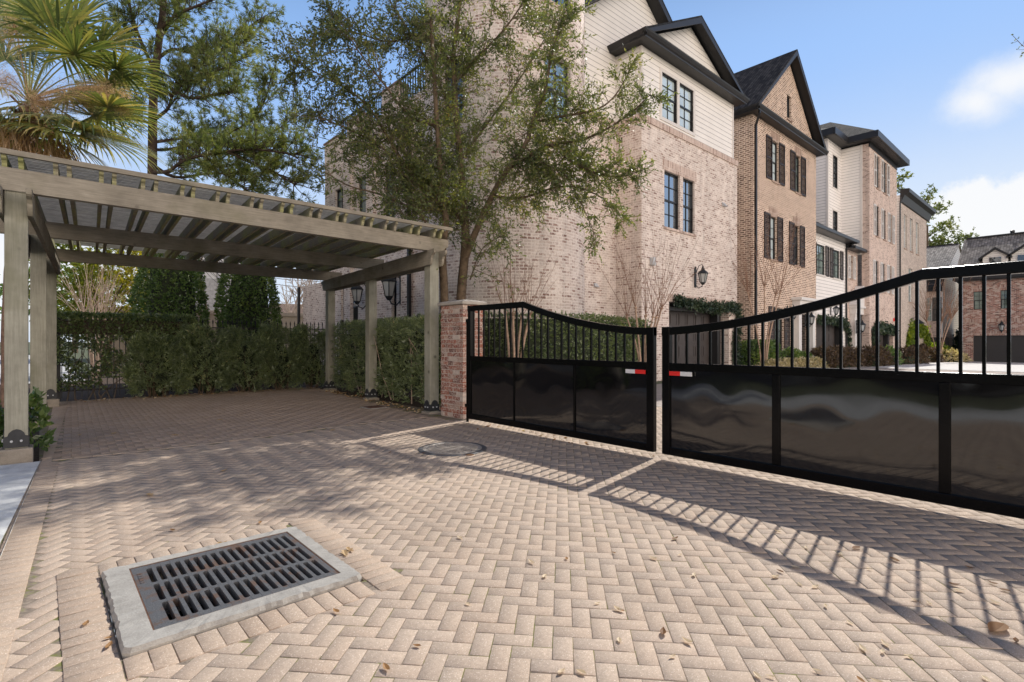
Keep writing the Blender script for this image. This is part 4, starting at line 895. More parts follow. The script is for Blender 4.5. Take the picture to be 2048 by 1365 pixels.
# ------------------------------------------------------------------ pine behind the pergola
PD = 21.
base = at(303, 682.5, PD); t = thing('pine_tree', 'tall pine with dark trunk and long needle tufts behind the pergola', 'tree', (base.x, base.y, 0))
def pp(pts): return [at(u, v, PD+dd) for (u, v, dd) in pts]
b = MB(); tr = smooth_line([Vector((base.x, base.y, 0))]+pp([(303, 500, 0), (305, 340, 0), (306, 200, 0), (311, 147, 0), (318, 80, 0), (327, 20, 0), (330, -80, 0), (335, -200, 0)]), 2)
b.tube(tr, [.20-.12*i/len(tr) for i in range(len(tr))], 9)
PL = [pp([(304, 243, 0), (325, 228, -.3), (340, 215, -.6), (346, 180, -.9), (372, 165, -1), (404, 156, -1.1), (440, 140, -1.2), (472, 122, -1.2)]),
 pp([(312, 120, 0), (345, 95, .6), (380, 108, .9), (420, 98, 1.1), (472, 72, 1.3), (524, 36, 1.5)]),
 pp([(305, 345, 0), (338, 345, -1), (360, 325, -1.3), (386, 315, -1.6), (420, 308, -2), (455, 303, -2.3), (500, 298, -2.6), (545, 303, -2.9), (598, 310, -3.2)]),
 pp([(306, 285, 0), (345, 280, .8), (380, 274, 1.2), (430, 278, 1.6), (470, 262, 2), (506, 243, 2.2), (530, 205, 2.4), (540, 165, 2.5)]),
 pp([(306, 300, 0), (340, 300, 1), (400, 285, 2), (470, 290, 3), (540, 270, 3.6), (590, 235, 4)]),
 pp([(311, 147, 0), (285, 90, -.5), (265, 40, -.9), (255, -20, -1.2)]), pp([(306, 200, 0), (275, 150, .8), (245, 110, 1.4), (235, 50, 1.8)]),
 pp([(320, 60, 0), (350, 30, -.7), (400, 10, -1.2), (450, -10, -1.5)]), pp([(318, 80, 0), (345, 40, 1), (362, -10, 1.4)]),
 pp([(306, 250, 0), (270, 235, -1), (235, 240, -1.6), (215, 220, -2)]), pp([(305, 330, 0), (350, 360, 1), (420, 345, 1.8), (480, 350, 2.4), (540, 345, 3)]),
 pp([(345, 180, -.9), (380, 200, -1.3), (420, 190, -1.8), (465, 185, -2.1)]), pp([(327, 20, 0), (300, -40, 0), (270, -90, 0)]), pp([(372, 165, -1), (400, 130, -.6), (440, 100, -.2), (490, 85, .2)]),
 pp([(404, 310, -2), (440, 335, -2), (470, 365, -2), (500, 385, -2.2)]), pp([(455, 303, -2.3), (500, 325, -2), (550, 345, -2), (590, 370, -2)])]
TP = []; TD = []
for pts in PL:
    pts = smooth_line(pts, 2); n = len(pts); b.tube(pts, [.075-.055*i/n for i in range(n)], 6); rs = resample(pts, .42); m = len(rs)
    for i in range(int(m*.22), m):
        tg = (rs[min(i+1, m-1)]-rs[i-1]).normalized()
        for _ in range(4):
            d = tg*.7+Vector(rng.normal(size=3))*.66+Vector((0, 0, .28)); ln = random.uniform(.4, 1.25); sp = branch_pts(rs[i], d, ln, 4, .35, -.3); b.tube(sp, [.018, .015, .012, .01, .008], 4, False)
            for k in (2, 3, 4):
                TP.append(sp[k]); TD.append((sp[k]-sp[k-1]).normalized()+Vector((0, 0, .3)))
                if random.random() < .75:
                    d2 = (sp[k]-sp[k-1]).normalized()+Vector(rng.normal(size=3))*.6+Vector((0, 0, .25)); e = sp[k]+d2.normalized()*random.uniform(.15, .32); b.tube([sp[k], e], [.008, .006], 3, False); TP.append(e); TD.append(d2)
b.build('trunk', BARKP, t, smooth=True)
TP = np.array([tuple(p) for p in TP]); TD = np.array([tuple(p) for p in TD]); print('pine tufts', len(TP))
n = 20; tid = np.repeat(clump_rnd(TP, .9, .5), n); P = np.repeat(TP, n, 0); D = unit(np.repeat(unit(TD), n, 0)+rng.normal(size=P.shape)*.62)
leaves('crown', P, D, .17+.09*rng.random(len(P)), .019, PINEL, t, np.clip(tid+rng.normal(0, .12, len(P)), 0, .99))

# ------------------------------------------------------------------ palm at the left
QD = 10.8
pb = at(22, 682.5, QD); cr = at(58, 205, QD); t = thing('palm_tree', 'fan palm with drooping fronds and brown flower plumes above the pergola', 'palm', (pb.x, pb.y, 0))
b = MB(); pts = [Vector((pb.x, pb.y, 0)), Vector((pb.x, pb.y, 2)), Vector(((pb.x+cr.x)/2, (pb.y+cr.y)/2, 4)), cr+Vector((0, 0, -.1))]
b.tube(smooth_line(pts, 2), [.15+random.uniform(-.012, .012) for _ in range(len(smooth_line(pts, 2)))], 12)
for k in range(70):
    z = random.uniform(3.6, cr.z); a = random.uniform(0, 6.28); f = (z-2)/(cr.z-2); c_ = Vector((pb.x+(cr.x-pb.x)*min(1, f), pb.y+(cr.y-pb.y)*min(1, f), z)); o = Vector((math.cos(a), math.sin(a), .8)).normalized()
    b.bar(c_+o*.10, c_+o*random.uniform(.25, .4), .05, .02)
b.build('trunk', PALMB, t)
rv, up = Vector((CA, -SA, 0)), Vector((0, 0, 1)); fw = Vector((SA, CA, 0))
def frond(p0, hub, axis, Rf, droop, seed, age):
    r = random.Random(seed); b = MB(); sag = Vector((0, 0, .12*(hub-p0).length)); pts = [p0.lerp(hub, f)+sag*math.sin(math.pi*f) for f in [i/6 for i in range(7)]]
    b.tube(pts, [.018, .016, .014, .013, .012, .011, .010], 4, False); b.r = [.62+.2*r.random()]*len(b.f); dd = (axis.normalized()*.8+(hub-p0).normalized()*.3).normalized()
    c_ = pts[-1]; ax = dd; side = ax.cross(up)
    if side.length < .1: side = ax.cross(rv)
    side.normalize(); nrm = side.cross(ax).normalized(); nseg = 42
    for k in range(nseg):
        a = (k/(nseg-1)-.5)*math.radians(285)+r.uniform(-.05, .05); sd_ = (ax*math.cos(a)+side*math.sin(a)).normalized(); ln = Rf*(.98-.28*abs(a)/2.5)*r.uniform(.9, 1.06); w0 = ln*.027
        q = c_.copy(); dirv = (sd_+nrm*(.18*math.cos(a*1.0))).normalized(); N_ = 6; prev = None; vs = []; wv = dirv.cross(nrm).normalized()
        for i in range(N_+1):
            f = i/N_; wd = w0*(.35+1.5*f if f < .45 else 1.03*(1-f)/.55+.04); vs += [q+wv*wd+nrm*0, q-wv*wd]
            dirv = (dirv+Vector((0, 0, -1))*droop*(f**2.2)*.40+wv*r.uniform(-.02, .02)).normalized(); q = q+dirv*(ln/N_)
        b.add(vs, [(2*i, 2*i+1, 2*i+3, 2*i+2) for i in range(N_)], min(.99, max(0, age+r.uniform(-.4, .4))))
    b.build('frond', PALML, t)
FR = [(118,85,-.2,.8,.5,-.2,1.1,.8), (65,5,0,.1,1,-.2,.95,.6), (232,138,.1,1,-.05,0,1.0,1.4), (165,262,-.3,.92,-.22,-.2,1.5,1.5), (88,258,-.5,.3,-.25,-.8,.9,1.6), (28,218,-.3,-.3,-.4,-.5,1.1,1.8), (185,232,.4,.95,.08,.3,1.25,1.4),
      (100,120,.6,.4,.6,.6,1.0,.8), (10,120,.4,-.6,.7,.3,1.0,.9), (135,190,.8,.8,.2,.7,1.2,1.3), (-35,230,0,-.9,-.2,0,1.1,1.4), (40,60,.8,-.2,.9,.4,1.0,.7), (150,45,.3,.7,.7,.2,1.0,.8), (-20,40,-.2,-.6,.7,0,1.0,.9), (215,215,-.1,1,-.1,-.1,1.2,1.6), (60,235,-.6,0,-.3,-.9,1.0,1.7), (120,275,.1,.6,-.4,0,1.1,1.6), (5,260,.2,-.5,-.4,.1,1.1,1.6), (90,40,-.4,.3,.8,-.5,.9,.8), (200,95,.5,.9,.35,.3,1.0,1.2), (150,110,-.5,.85,.2,-.5,.9,1.2), (185,268,.2,.9,-.3,.2,1.4,1.5), (120,262,-.6,.6,-.4,-.5,1.0,1.6), (40,272,.4,-.2,-.5,.3,1.2,1.6), (215,170,.5,.95,.05,.4,1.1,1.4), (5,30,.3,-.4,.9,.2,1.0,.8), (60,110,.9,.2,.6,.8,1.0,.9), (-10,170,.5,-.9,.1,.3,1.1,1.3), (105,240,.7,.5,-.2,.8,1.1,1.5)]
for k, (u, v, dd, a, b_, c_, rf, dr) in enumerate(FR):
    hub = at(u, v, QD+dd); frond(cr, hub, rv*a+up*b_+fw*c_, rf*1.22, dr, 100+k, .35+.3*random.random()+(.2 if b_ < -.2 else 0))
def dead_frond(a, k):
    # brown hanging skirt of old fronds under the crown
    d = rv*math.cos(a)+fw*math.sin(a); b = MB(); p0 = cr+Vector((0, 0, -.25-.12*(k % 3))); pts = [p0, p0+d*.35+Vector((0, 0, -.1)), p0+d*.55+Vector((0, 0, -.5))]; b.tube(pts, [.016, .013, .01], 4, False)
    for q in range(26):
        e = pts[2]+Vector(rng.normal(size=3))*.10; l = random.uniform(.5, 1.0); dd = (d*random.uniform(-.1, .5)+Vector(rng.normal(size=3))*.16+Vector((0, 0, -1))).normalized(); s = dd.cross(Vector(rng.normal(size=3))).normalized()*.012
        m_ = e+dd*l*.5+d*.04; b.add([e-s, e+s, m_+s, m_-s, e+dd*l], [(0,1,2,3), (3,2,4)])
    b.build('dead_frond', PALMF, t)
for k in range(16): dead_frond(2*math.pi*k/16+.2, k)
def plume(u, v, dd, sx_, sz, seed):
    c_ = at(u, v, QD+dd); pts = [cr+Vector((0, 0, .05)), cr.lerp(c_, .5)+Vector((0, 0, .18)), c_+Vector((0, 0, sz*.5)), c_]; b = MB(); b.tube(smooth_line(pts, 2), .011, 4, False)
    n = 1700; o = rng.normal(size=(n, 3))*np.array([sx_, sx_, sz])*.46; P = np.array(c_)+o; D = rng.normal(size=(n, 3))*.7+np.array([0, 0, -.45])
    sb = leaves('flower_plume', P, D, .07+.07*rng.random(n), .0042, PALMF, t); b.build('stalk', PALMF, sb)
for k, a in enumerate([(129,196,-.5,.34,.36), (205,185,-.1,.26,.26), (245,205,0,.2,.3), (27,62,-.5,.26,.55), (12,165,-.6,.3,.3), (80,205,-.6,.22,.24), (168,190,-.3,.22,.3)]): plume(*a, k)

# ------------------------------------------------------------------ behind the fence at the left
t = thing('garden_wall', 'low beige capped wall across the back garden', 'wall', (2, 30, 0)); b = MB(); b.box(2, 27, 30, 30.3, -.05, 2.72); b.build('wall', BEIGEW, t); b = MB(); b.box(1.9, 27.1, 29.9, 30.4, 2.72, 2.9); b.build('cap', BEIGEW, t)
t = thing('white_building', 'pale flat roofed building with thin wall joints far behind the cone trees', 'building', (8, 44, 0)); b = MB(); b.box(6.5, 12.8, 45, 55, 0, 9.2); b.build('wall', PANEL, t)
for x in (7.7, 8.9, 10.1, 11.3): b = MB(); b.box(x-.06, x+.06, 44.93, 45, 0, 9.2); b.build('wall_joint', simple('joint_grey', (.35,.34,.33), .7), t)
b = MB(); b.box(6.6, 12.7, 44.95, 44.99, 3.2, 6.1); b.build('grey_panel', simple('panel_grey', (.42,.415,.41), .7), t); b = MB(); b.box(6.3, 13, 44.8, 55.2, 9.2, 9.5); b.build('roof', PANEL, t)
p = at(592, 682.5, 42); t = thing('far_house', 'small far house with brown hip roof seen under the pergola beam', 'house', (p.x, p.y, 0)); b = MB(); b.box(p.x-4, p.x+3, p.y-3, p.y+3, 0, 2.75); b.build('wall', BEIGEW, t)
b = MB(); z0, z1 = 2.7, 4.3; b.add([(p.x-4.4,p.y-3.4,z0),(p.x+3.4,p.y-3.4,z0),(p.x+3.4,p.y+3.4,z0),(p.x-4.4,p.y+3.4,z0),(p.x-1.5,p.y,z1),(p.x+.8,p.y,z1)], [(3,2,1,0),(0,1,5,4),(1,2,5),(2,3,4,5),(3,0,4)]); b.build('roof', ROOFB, t)
def bare_tree(lab, base, h, spread, r0, seed, m=BAREB, n=7, lv=3, group=None, name='bare_tree'):
    random.seed(seed); t = thing(name, lab, 'tree', base, group); b = MB()
    def grow(p, d, ln, r, lvl):
        pts = branch_pts(p, d, ln, 5, .22, -.1); b.tube(pts, [r*(1-.1*i) for i in range(6)], 6 if lvl == 0 else 4, False)
        if lvl >= lv: return
        for k in range(n if lvl else n-1):
            i = random.randint(2, 5); d2 = (pts[i]-pts[i-1]).normalized()*.8+Vector(rng.normal(size=3))*spread+Vector((0, 0, .3)); grow(pts[i], d2, ln*random.uniform(.4, .68), r*.5, lvl+1)
    grow(Vector(base), Vector((.05, .03, 1)), h*.55, r0, 0); b.build('trunk', m, t, smooth=True)
p = at(588, 682.5, 35); bare_tree('bare pale tree against the sky between the right cone tree and the brick house', (p.x, p.y, 0), 7.0, .55, .16, 5)
p = at(425, 682.5, 23)
t = thing('weeping_branches', 'dark leafless weeping branches hanging between the two cone trees', 'tree', (p.x, p.y, 0)); b = MB(); b.tube([(p.x-.3, p.y, 0), (p.x-.2, p.y, 2.5), (p.x-.5, p.y+.1, 4.6), (p.x-.2, p.y, 5.6)], [.07, .055, .04, .02], 6)
b.build('trunk', BARK, t, smooth=True); b = MB()
for k in range(22):
    x0 = random.uniform(-1.1, .2); ln = random.uniform(1.0, 2.4); s0 = random.choice((1, 1, -1)); a = Vector((p.x+x0, p.y+random.uniform(-.3, .3), 5.6+random.uniform(-.6, .2))); pts = [a+Vector((s0*ln*.75*f**.8, 0, -ln*(1.15*f-.45*f*f*f))) for f in np.linspace(0, 1, 9)]; b.tube(pts, [.013-.0011*i for i in range(9)], 4, False)
b.build('bare_shoots', simple('dark_twig', (.035,.03,.03), .9), t)
t = thing('power_line', 'two thin dark utility wires crossing the sky behind the pine and pergola', 'wire', (-5, 34, 6)); b = MB()
for (a, c_) in (((330, 150, 36), (640, 275, 36)), ((330, 172, 36), (650, 300, 36)), ((430, 520, 36), (610, 562, 36)), ((430, 530, 36), (610, 575, 36))):
    A_, B_ = at(*a), at(*c_); b.tube([A_.lerp(B_, f)+Vector((0, 0, -.35*math.sin(f*math.pi))) for f in np.linspace(-.9, 1.25, 14)], .017, 4, False)
b.build('wire', IRONF, t)
for k, (u, dd, h, lab) in enumerate([(-120, 46, 9, 'large dark evergreen tree far beyond the road at the left edge'), (150, 60, 11, 'broad green tree far behind the yellow green tree')]):
    p = at(u, 682.5, dd); t = thing('far_tree', lab, 'tree', (p.x, p.y, 0)); b = MB(); b.tube([(p.x, p.y, 0), (p.x, p.y, h*.6)], [.3, .15], 7); b.build('trunk', BARK, t)
    m = 900; v = unit(rng.normal(size=(m, 3))); r = rng.random(m)**.4; P = np.stack([p.x+v[:, 0]*r*h*.45, p.y+v[:, 1]*r*h*.45, h*.6+v[:, 2]*r*h*.4], 1); q, d_, l, w_ = shoots(P, v+np.array([0, 0, .3]), 7, .5, .35, .2, .9); leaves('crown', q, d_, l, w_, CONEL, t, clump_rnd(q, .8))
# ------------------------------------------------------------------ building parts
def PT(axis, c): return (lambda a, b_, z: (a, c+b_, z)) if axis == 'y' else (lambda a, b_, z: (c+b_, a, z))
def fbox(b, axis, c, a0, a1, d0, d1, z0, z1):
    if axis == 'y': b.box(a0, a1, c+d0, c+d1, z0, z1)
    else: b.box(c+d0, c+d1, a0, a1, z0, z1)
def window(par, axis, c, op, fm, gm, cols=2, rows=2, rec=.10, sill=None, sash=True, label=None, surround=None):
    a0, a1, z0, z1 = op; b = MB(); fw = .045
    fbox(b, axis, c, a0, a0+fw, rec-.03, rec+.05, z0, z1); fbox(b, axis, c, a1-fw, a1, rec-.03, rec+.05, z0, z1)
    fbox(b, axis, c, a0+fw, a1-fw, rec-.03, rec+.05, z1-fw, z1); fbox(b, axis, c, a0+fw, a1-fw, rec-.03, rec+.05, z0, z0+fw)
    zm = (z0+z1)/2; halves = [(z0+fw, zm-.03), (zm+.03, z1-fw)] if sash else [(z0+fw, z1-fw)]
    if sash: fbox(b, axis, c, a0+fw, a1-fw, rec-.015, rec+.04, zm-.03, zm+.03)
    for hi, (w0, w1) in enumerate(halves):
        for k in range(1, cols): x = a0+(a1-a0)*k/cols; fbox(b, axis, c, x-.011, x+.011, rec+.003, rec+.026, w0, w1)
        for k in range(1, rows): z = w0+(w1-w0)*k/rows; fbox(b, axis, c, a0+fw, a1-fw, rec+.001, rec+.024, z-.011, z+.011)
    if sash: # lower sash sits deeper: dark side
        fbox(b, axis, c, a1-fw-.035, a1-fw, rec+.006, rec+.03, z0+fw, zm-.03)
    o = b.build('window', fm, par, label=label)
    b = MB(); Q = PT(axis, c); b.add([Q(a0+.02, rec+.03, z0+.02), Q(a1-.02, rec+.03, z0+.02), Q(a1-.02, rec+.03, z1-.02), Q(a0+.02, rec+.03, z1-.02)], [(0,1,2,3)]); b.build('pane', gm, o)
    if sill: b = MB(); fbox(b, axis, c, a0-.05, a1+.05, -.05, .09, z0-.085, z0-.002); b.build('sill', sill, o)
    if surround:
        b = MB(); s = .11
        fbox(b, axis, c, a0-s, a0, -.02, .03, z0-s, z1+s); fbox(b, axis, c, a1, a1+s, -.02, .03, z0-s, z1+s); fbox(b, axis, c, a0, a1, -.02, .03, z1, z1+s); fbox(b, axis, c, a0, a1, -.022, .03, z0-s, z0); b.build('surround', surround, o)
    return o
def shutter(par, axis, c, a0, a1, z0, z1, m):
    b = MB(); f = .05; fbox(b, axis, c, a0, a0+f, -.05, -.005, z0, z1); fbox(b, axis, c, a1-f, a1, -.05, -.005, z0, z1)
    for z in (z0, (z0+z1)/2-.04, z1-.08): fbox(b, axis, c, a0+f, a1-f, -.047, -.006, z, z+.08)
    n = int((z1-z0)/.075); Q = PT(axis, c)
    for k in range(n):
        z = z0+.09+(z1-z0-.17)*k/n
        b.add([Q(a0+f, -.043, z), Q(a1-f, -.043, z), Q(a1-f, -.008, z+.055), Q(a0+f, -.008, z+.055)], [(0,1,2,3)])
    b.build('shutter', m, par)
def garage(par, axis, c, a0, a1, z0, z1, m, rec=.45, nx=5, nz=4, frame=True, plain=False):
    b = MB(); Q = PT(axis, c); pw = (a1-a0)/nx; ph = (z1-z0)/nz
    b.add([Q(a0, rec, z0), Q(a1, rec, z0), Q(a1, rec, z1), Q(a0, rec, z1)], [(0,1,2,3)])
    for j in range(nz):
        fbox(b, axis, c, a0, a1, rec-.03, rec+.02, z0+ph*j+.012, z0+ph*(j+1)-.012)
        if plain: continue
        for i in range(nx):
            x0, x1 = a0+pw*i+.07, a0+pw*(i+1)-.07; w0, w1 = z0+ph*j+.09, z0+ph*(j+1)-.09
            fr = [Q(x0, rec-.0301, w0), Q(x1, rec-.0301, w0), Q(x1, rec-.0301, w1), Q(x0, rec-.0301, w1)]; e = .045
            b.bar(fr[0], fr[1], .02, .03); b.bar(fr[2], fr[3], .02, .03); b.bar(Q(x0, rec-.03, w0), Q(x0, rec-.03, w1), .03, .02); b.bar(Q(x1, rec-.03, w0), Q(x1, rec-.03, w1), .03, .02)
            fbox(b, axis, c, x0+e, x1-e, rec-.046, rec-.02, w0+e, w1-e)
    o = b.build('garage_door', m, par)
    if frame:
        b = MB(); fbox(b, axis, c, a0-.12, a0+.02, .12, rec+.03, z0, z1+.12); fbox(b, axis, c, a1-.02, a1+.12, .12, rec+.03, z0, z1+.12); fbox(b, axis, c, a0+.02, a1-.02, .14, rec+.03, z1-.02, z1+.12); b.build('frame', TRIM, o)
def lantern(name, lab, p, out, s=1.0, m=LANT):
    # wall lantern: back plate, scroll arm, glazed tapered body, hood and finial; p on the wall, out = unit direction off the wall
    t = thing('wall_lantern', lab, 'lantern', p, 'wall lanterns'); o = Vector(out); p = Vector(p); c = p+o*.24*s
    b = MB(); b.bar(p+Vector((0, 0, -.28*s))+o*.012, p+Vector((0, 0, .26*s))+o*.012, .11*s, .02, up=o); b.lathe(p+o*.02+Vector((0, 0, .26*s)), [(.02*s,0),(.03*s,.03*s),(.005*s,.06*s)], 8); b.build('back_plate', m, t)
    b = MB(); b.tube([p+o*.02+Vector((0, 0, -.2*s)), p+o*.10*s+Vector((0, 0, -.30*s)), p+o*.2*s+Vector((0, 0, -.27*s)), c+Vector((0, 0, -.19*s))], .012*s, 6)
    b.tube([p+o*.03+Vector((0, 0, .12*s)), p+o*.12*s+Vector((0, 0, .33*s)), p+o*.22*s+Vector((0, 0, .36*s)), c+Vector((0, 0, .29*s))], .009*s, 6); b.build('arm', m, t)
    b = MB(); b.lathe(c, [(.03*s,-.22*s),(.07*s,-.17*s),(.075*s,-.15*s)], 6); b.lathe(c, [(.145*s,.09*s),(.15*s,.105*s),(.11*s,.15*s),(.06*s,.19*s),(.045*s,.215*s),(.055*s,.23*s),(.02*s,.26*s),(.028*s,.28*s),(.004*s,.32*s)], 6)
    for k in range(6): a = k*math.pi/3; b.tube([c+Vector((.075*s*math.cos(a), .075*s*math.sin(a), -.15*s)), c+Vector((.125*s*math.cos(a), .125*s*math.sin(a), .095*s))], .009*s, 4)
    b.build('cage', m, t); b = MB(); b.lathe(c, [(.068*s,-.15*s),(.118*s,.09*s)], 6); b.build('glass', LGL, t)
def downspout(par, x, y, z0, z1, off=(0, 0), m=GUT):
    b = MB(); b.box(x-.05, x+.05, y-.04, y+.04, z0, z1-.45); b.bar((x, y, z1-.47), (x+off[0], y+off[1], z1-.1), .09, .08); b.bar((x+off[0], y+off[1], z1-.12), (x+off[0], y+off[1], z1+.05), .09, .08, up=(0, 1, 0)); b.build('downspout', m, par)
def gable_front(par, xl, xr, yF, yB, ze, ov, xp, zp, wallm, shg, ovr=None, tri_op=None):
    ovr = ov if ovr is None else ovr; xa, xb, ya = xl-ov, xr+ovr, yF-ov; gh = .17
    b = MB(); b.box(xa+.03, xb-.03, ya+.03, yF, ze, ze+.035); b.box(xa+.03, xl, yF, yB, ze, ze+.035); b.box(xr, xb-.03, yF, yB, ze+.001, ze+.034); b.build('soffit', TRIM, par)
    prof = [(0, 0), (0, .05), (-.05, .08), (-.11, .15), (-.13, .2), (-.1, .2), (-.02, .13)]
    b = MB(); b.prism([(ya+.03+p, ze-.01+q) for p, q in prof], 'x', xa-.1, xb+.1); b.prism([(xa+.03+p, ze-.012+q) for p, q in prof], 'y', ya-.06, yB); b.build('gutter', GUT, par)
    b = MB(); b.prism([(xa, ze+.034), (xb, ze+.034), (xb, ze+.075), (xa, ze+.075)], 'y', ya+.02, yF+.2); b.build('roof_return', SHG3, par)
    sl, sr = (zp-ze-gh)/(xp-xa), (zp-ze-gh)/(xb-xp)
    b = MB()
    tri = [(xl, ze+.07), (xr, ze+.07), (xr, ze+.07+sr*(xb-xr)*.8), (xp, zp-.22), (xl, ze+.07+sl*(xl-xa)*.8)]
    if tri_op:
        u0, u1, w0, w1 = tri_op; zz = lambda x: (zp-.22)-(zp-.22-ze-.15)*(abs(x-xp)/((xp-xl) if x < xp else (xr-xp)))
        P = lambda x, z: (x, yF, z)
        for poly in ([(xl, ze+.07), (u0, ze+.07), (u0, zz(u0)), (xl, zz(xl))], [(u1, ze+.07), (xr, ze+.07), (xr, zz(xr)), (u1, zz(u1))], [(u0, ze+.07), (u1, ze+.07), (u1, w0), (u0, w0)], [(u0, w1), (u1, w1), (u1, zz(u1)), (xp, zp-.22), (u0, zz(u0))]): b.add([P(*q) for q in poly], [tuple(range(len(poly)))])
        b.add([P(u0, w0), P(u1, w0), P(u1, w1), P(u0, w1), (u0, yF+.14, w0), (u1, yF+.14, w0), (u1, yF+.14, w1), (u0, yF+.14, w1)], [(0,4,5,1), (1,5,6,2), (2,6,7,3), (3,7,4,0)])
    else: b.prism(tri, 'y', yF, yF+.1)
    b.build('gable_wall', wallm, par)
    b = MB(); th = .06
    for (xe, s_) in ((xa, 1), (xb, -1)):
        ze_ = ze+gh; b.prism([(xe, ze_), (xp, zp), (xp, zp+th), (xe-s_*.06, ze_+th-.02)] if s_ > 0 else [(xp, zp), (xe, ze_), (xe+.06, ze_+th-.02), (xp, zp+th)], 'y', ya-.02, yB)
    b.build('roof', shg, par)
    b = MB()
    for (xe, s_) in ((xa, 1), (xb, -1)):
        ze_ = ze+gh-.002; d_ = .24; poly = [(xe, ze_), (xp, zp-.002), (xp, zp-d_), (xe, ze_-d_*.55)]; b.prism(poly, 'y', ya-.015, ya+.03)
        poly = [(xe, ze_), (xp, zp-.003), (xp, zp-.06), (xe, ze_-.055)]; b.prism(poly, 'y', ya+.03, yF+.0)
    b.build('bargeboard', TRIM, par)

# ------------------------------------------------------------------ corner house with the round tower
YF = 10.3
t = thing('corner_house', 'nearest pink brick house with round tower and white gabled upper floor', 'house', (15.2, 10.3, 0))
XC, XR = 15.19, 22.3
gop = (onY(1338, 650, YF).x, 21.55, 0, 2.78)
w2 = [(16.60, 17.66, 5.44, 7.47), (17.88, 18.72, 5.44, 7.47)]
b = MB(); b.wall('y', YF, XC, XR, -.1, 8.86, [gop]+w2, .13); b.wall('x', XC, YF, 11.36, -.1, 8.86); b.add([(XR,YF,-.1),(XR,20,-.1),(XR,20,8.86),(XR,YF,8.86)], [(0,1,2,3)])
Q = gop; b.add([(Q[0],YF+.13,0),(Q[0],YF+.5,0),(Q[0],YF+.5,Q[3]),(Q[0],YF+.13,Q[3]),(Q[1],YF+.13,0),(Q[1],YF+.5,0),(Q[1],YF+.5,Q[3]),(Q[1],YF+.13,Q[3])], [(0,1,2,3),(4,5,6,7),(3,2,6,7)])
b.wall('y', 11.36, 12.3, XC, -.1, 8.86); b.build('wall', BMAIN, t)
b = MB(); b.box(XC-.04, XR+.04, YF-.04, YF+.06, 8.86, 9.08); b.box(XC-.04, XC+.06, YF+.06, 11.36, 8.86, 9.08); b.box(12.6, XC-.04, 11.32, 11.4, 8.86, 9.08); b.build('belt_course', SOLD, t)
b = MB(); fbox(b, 'y', YF, 16.5, 18.85, -.012, .02, 7.472, 7.86); b.build('brick_lintel', SOLD, t); b = MB(); fbox(b, 'y', YF, gop[0]-.1, gop[1]+.1, -.012, .02, 2.782, 3.05); b.build('brick_lintel', SOLD, t)
sw = [(16.45, 17.46, 9.33, 10.93), (17.62, 18.63, 9.33, 10.93)]; XS = 21.95
b = MB(); b.wall('y', YF+.02, XC+.02, XS, 9.08, 11.42, sw, .08); b.wall('x', XC+.02, YF+.02, 11.36, 9.08, 11.42); b.add([(XS,YF+.02,9.08),(XS,20,9.08),(XS,20,11.42),(XS,YF+.02,11.42)], [(0,1,2,3)])
b.prism([(12.3, 9.08), (XC, 9.08), (XC, 11.3), (18.3, 11.3), (18.3, 13.3), (16.5, 14.62), (12.3, 11.6)], 'y', 11.36, 11.5); b.build('siding', WHT, t)
for q in ((XC-.005, XC+.09, YF-.005, YF+.09), (XS-.07, XS+.025, YF-.005, YF+.09), (XC-.03, XC+.02, 11.26, 11.36)): b = MB(); b.box(*q, 9.085, 11.395); b.build('white_corner_trim', WTRIM, t)
b = MB()
s = .12; a0, a1 = sw[0][0], sw[1][1]
for (q0, q1, z0, z1) in ((a0-s, a0, 9.33-s, 10.93+s), (a1, a1+s, 9.33-s, 10.93+s), (sw[0][1], sw[1][0], 9.33, 10.93), (a0, a1, 10.93, 10.93+s), (a0, a1, 9.33-s, 9.33)): fbox(b, 'y', YF, q0, q1, -.012, .05, z0, z1)
b.build('window_surround', WTRIM, t)
for o in sw: window(t, 'y', YF+.02, o, FRAME, GLB, 2, 2, .05)
for o in w2: window(t, 'y', YF, o, FRAME, GLD, 2, 2, .11, SOLD)
garage(t, 'y', YF, gop[0]+.12, gop[1]-.75, 0, 2.5, GAR, .5, 6, 4); b = MB(); fbox(b, 'y', YF, gop[1]-.63, gop[1], .36, .52, 0, 2.78); fbox(b, 'y', YF, gop[0], gop[1]-.63, .38, .52, 2.62, 2.78); b.build('garage_surround', TRIM, t)
gable_front(t, XC, XS, YF, 12.4, 11.42, .42, 18.45, 13.5, WHT, SHG3, .34)
b = MB(); ya, yb = 10.93, 18.5
for poly in ([(18.45, 13.45), (16.5, 14.92), (16.5, 15.0), (18.5, 13.5)], [(16.5, 14.92), (12.35, 11.9), (12.3, 11.97), (16.5, 15.0)]): b.prism(poly, 'y', ya, yb)
b.build('roof', SHG3, t); b = MB()
for poly in ([(18.44, 13.2), (16.5, 14.66), (16.5, 14.918), (18.44, 13.446)], [(16.5, 14.66), (12.36, 11.65), (12.36, 11.896), (16.5, 14.918)]): b.prism(poly, 'y', ya+.004, 11.358)
b.build('bargeboard', TRIM, t)
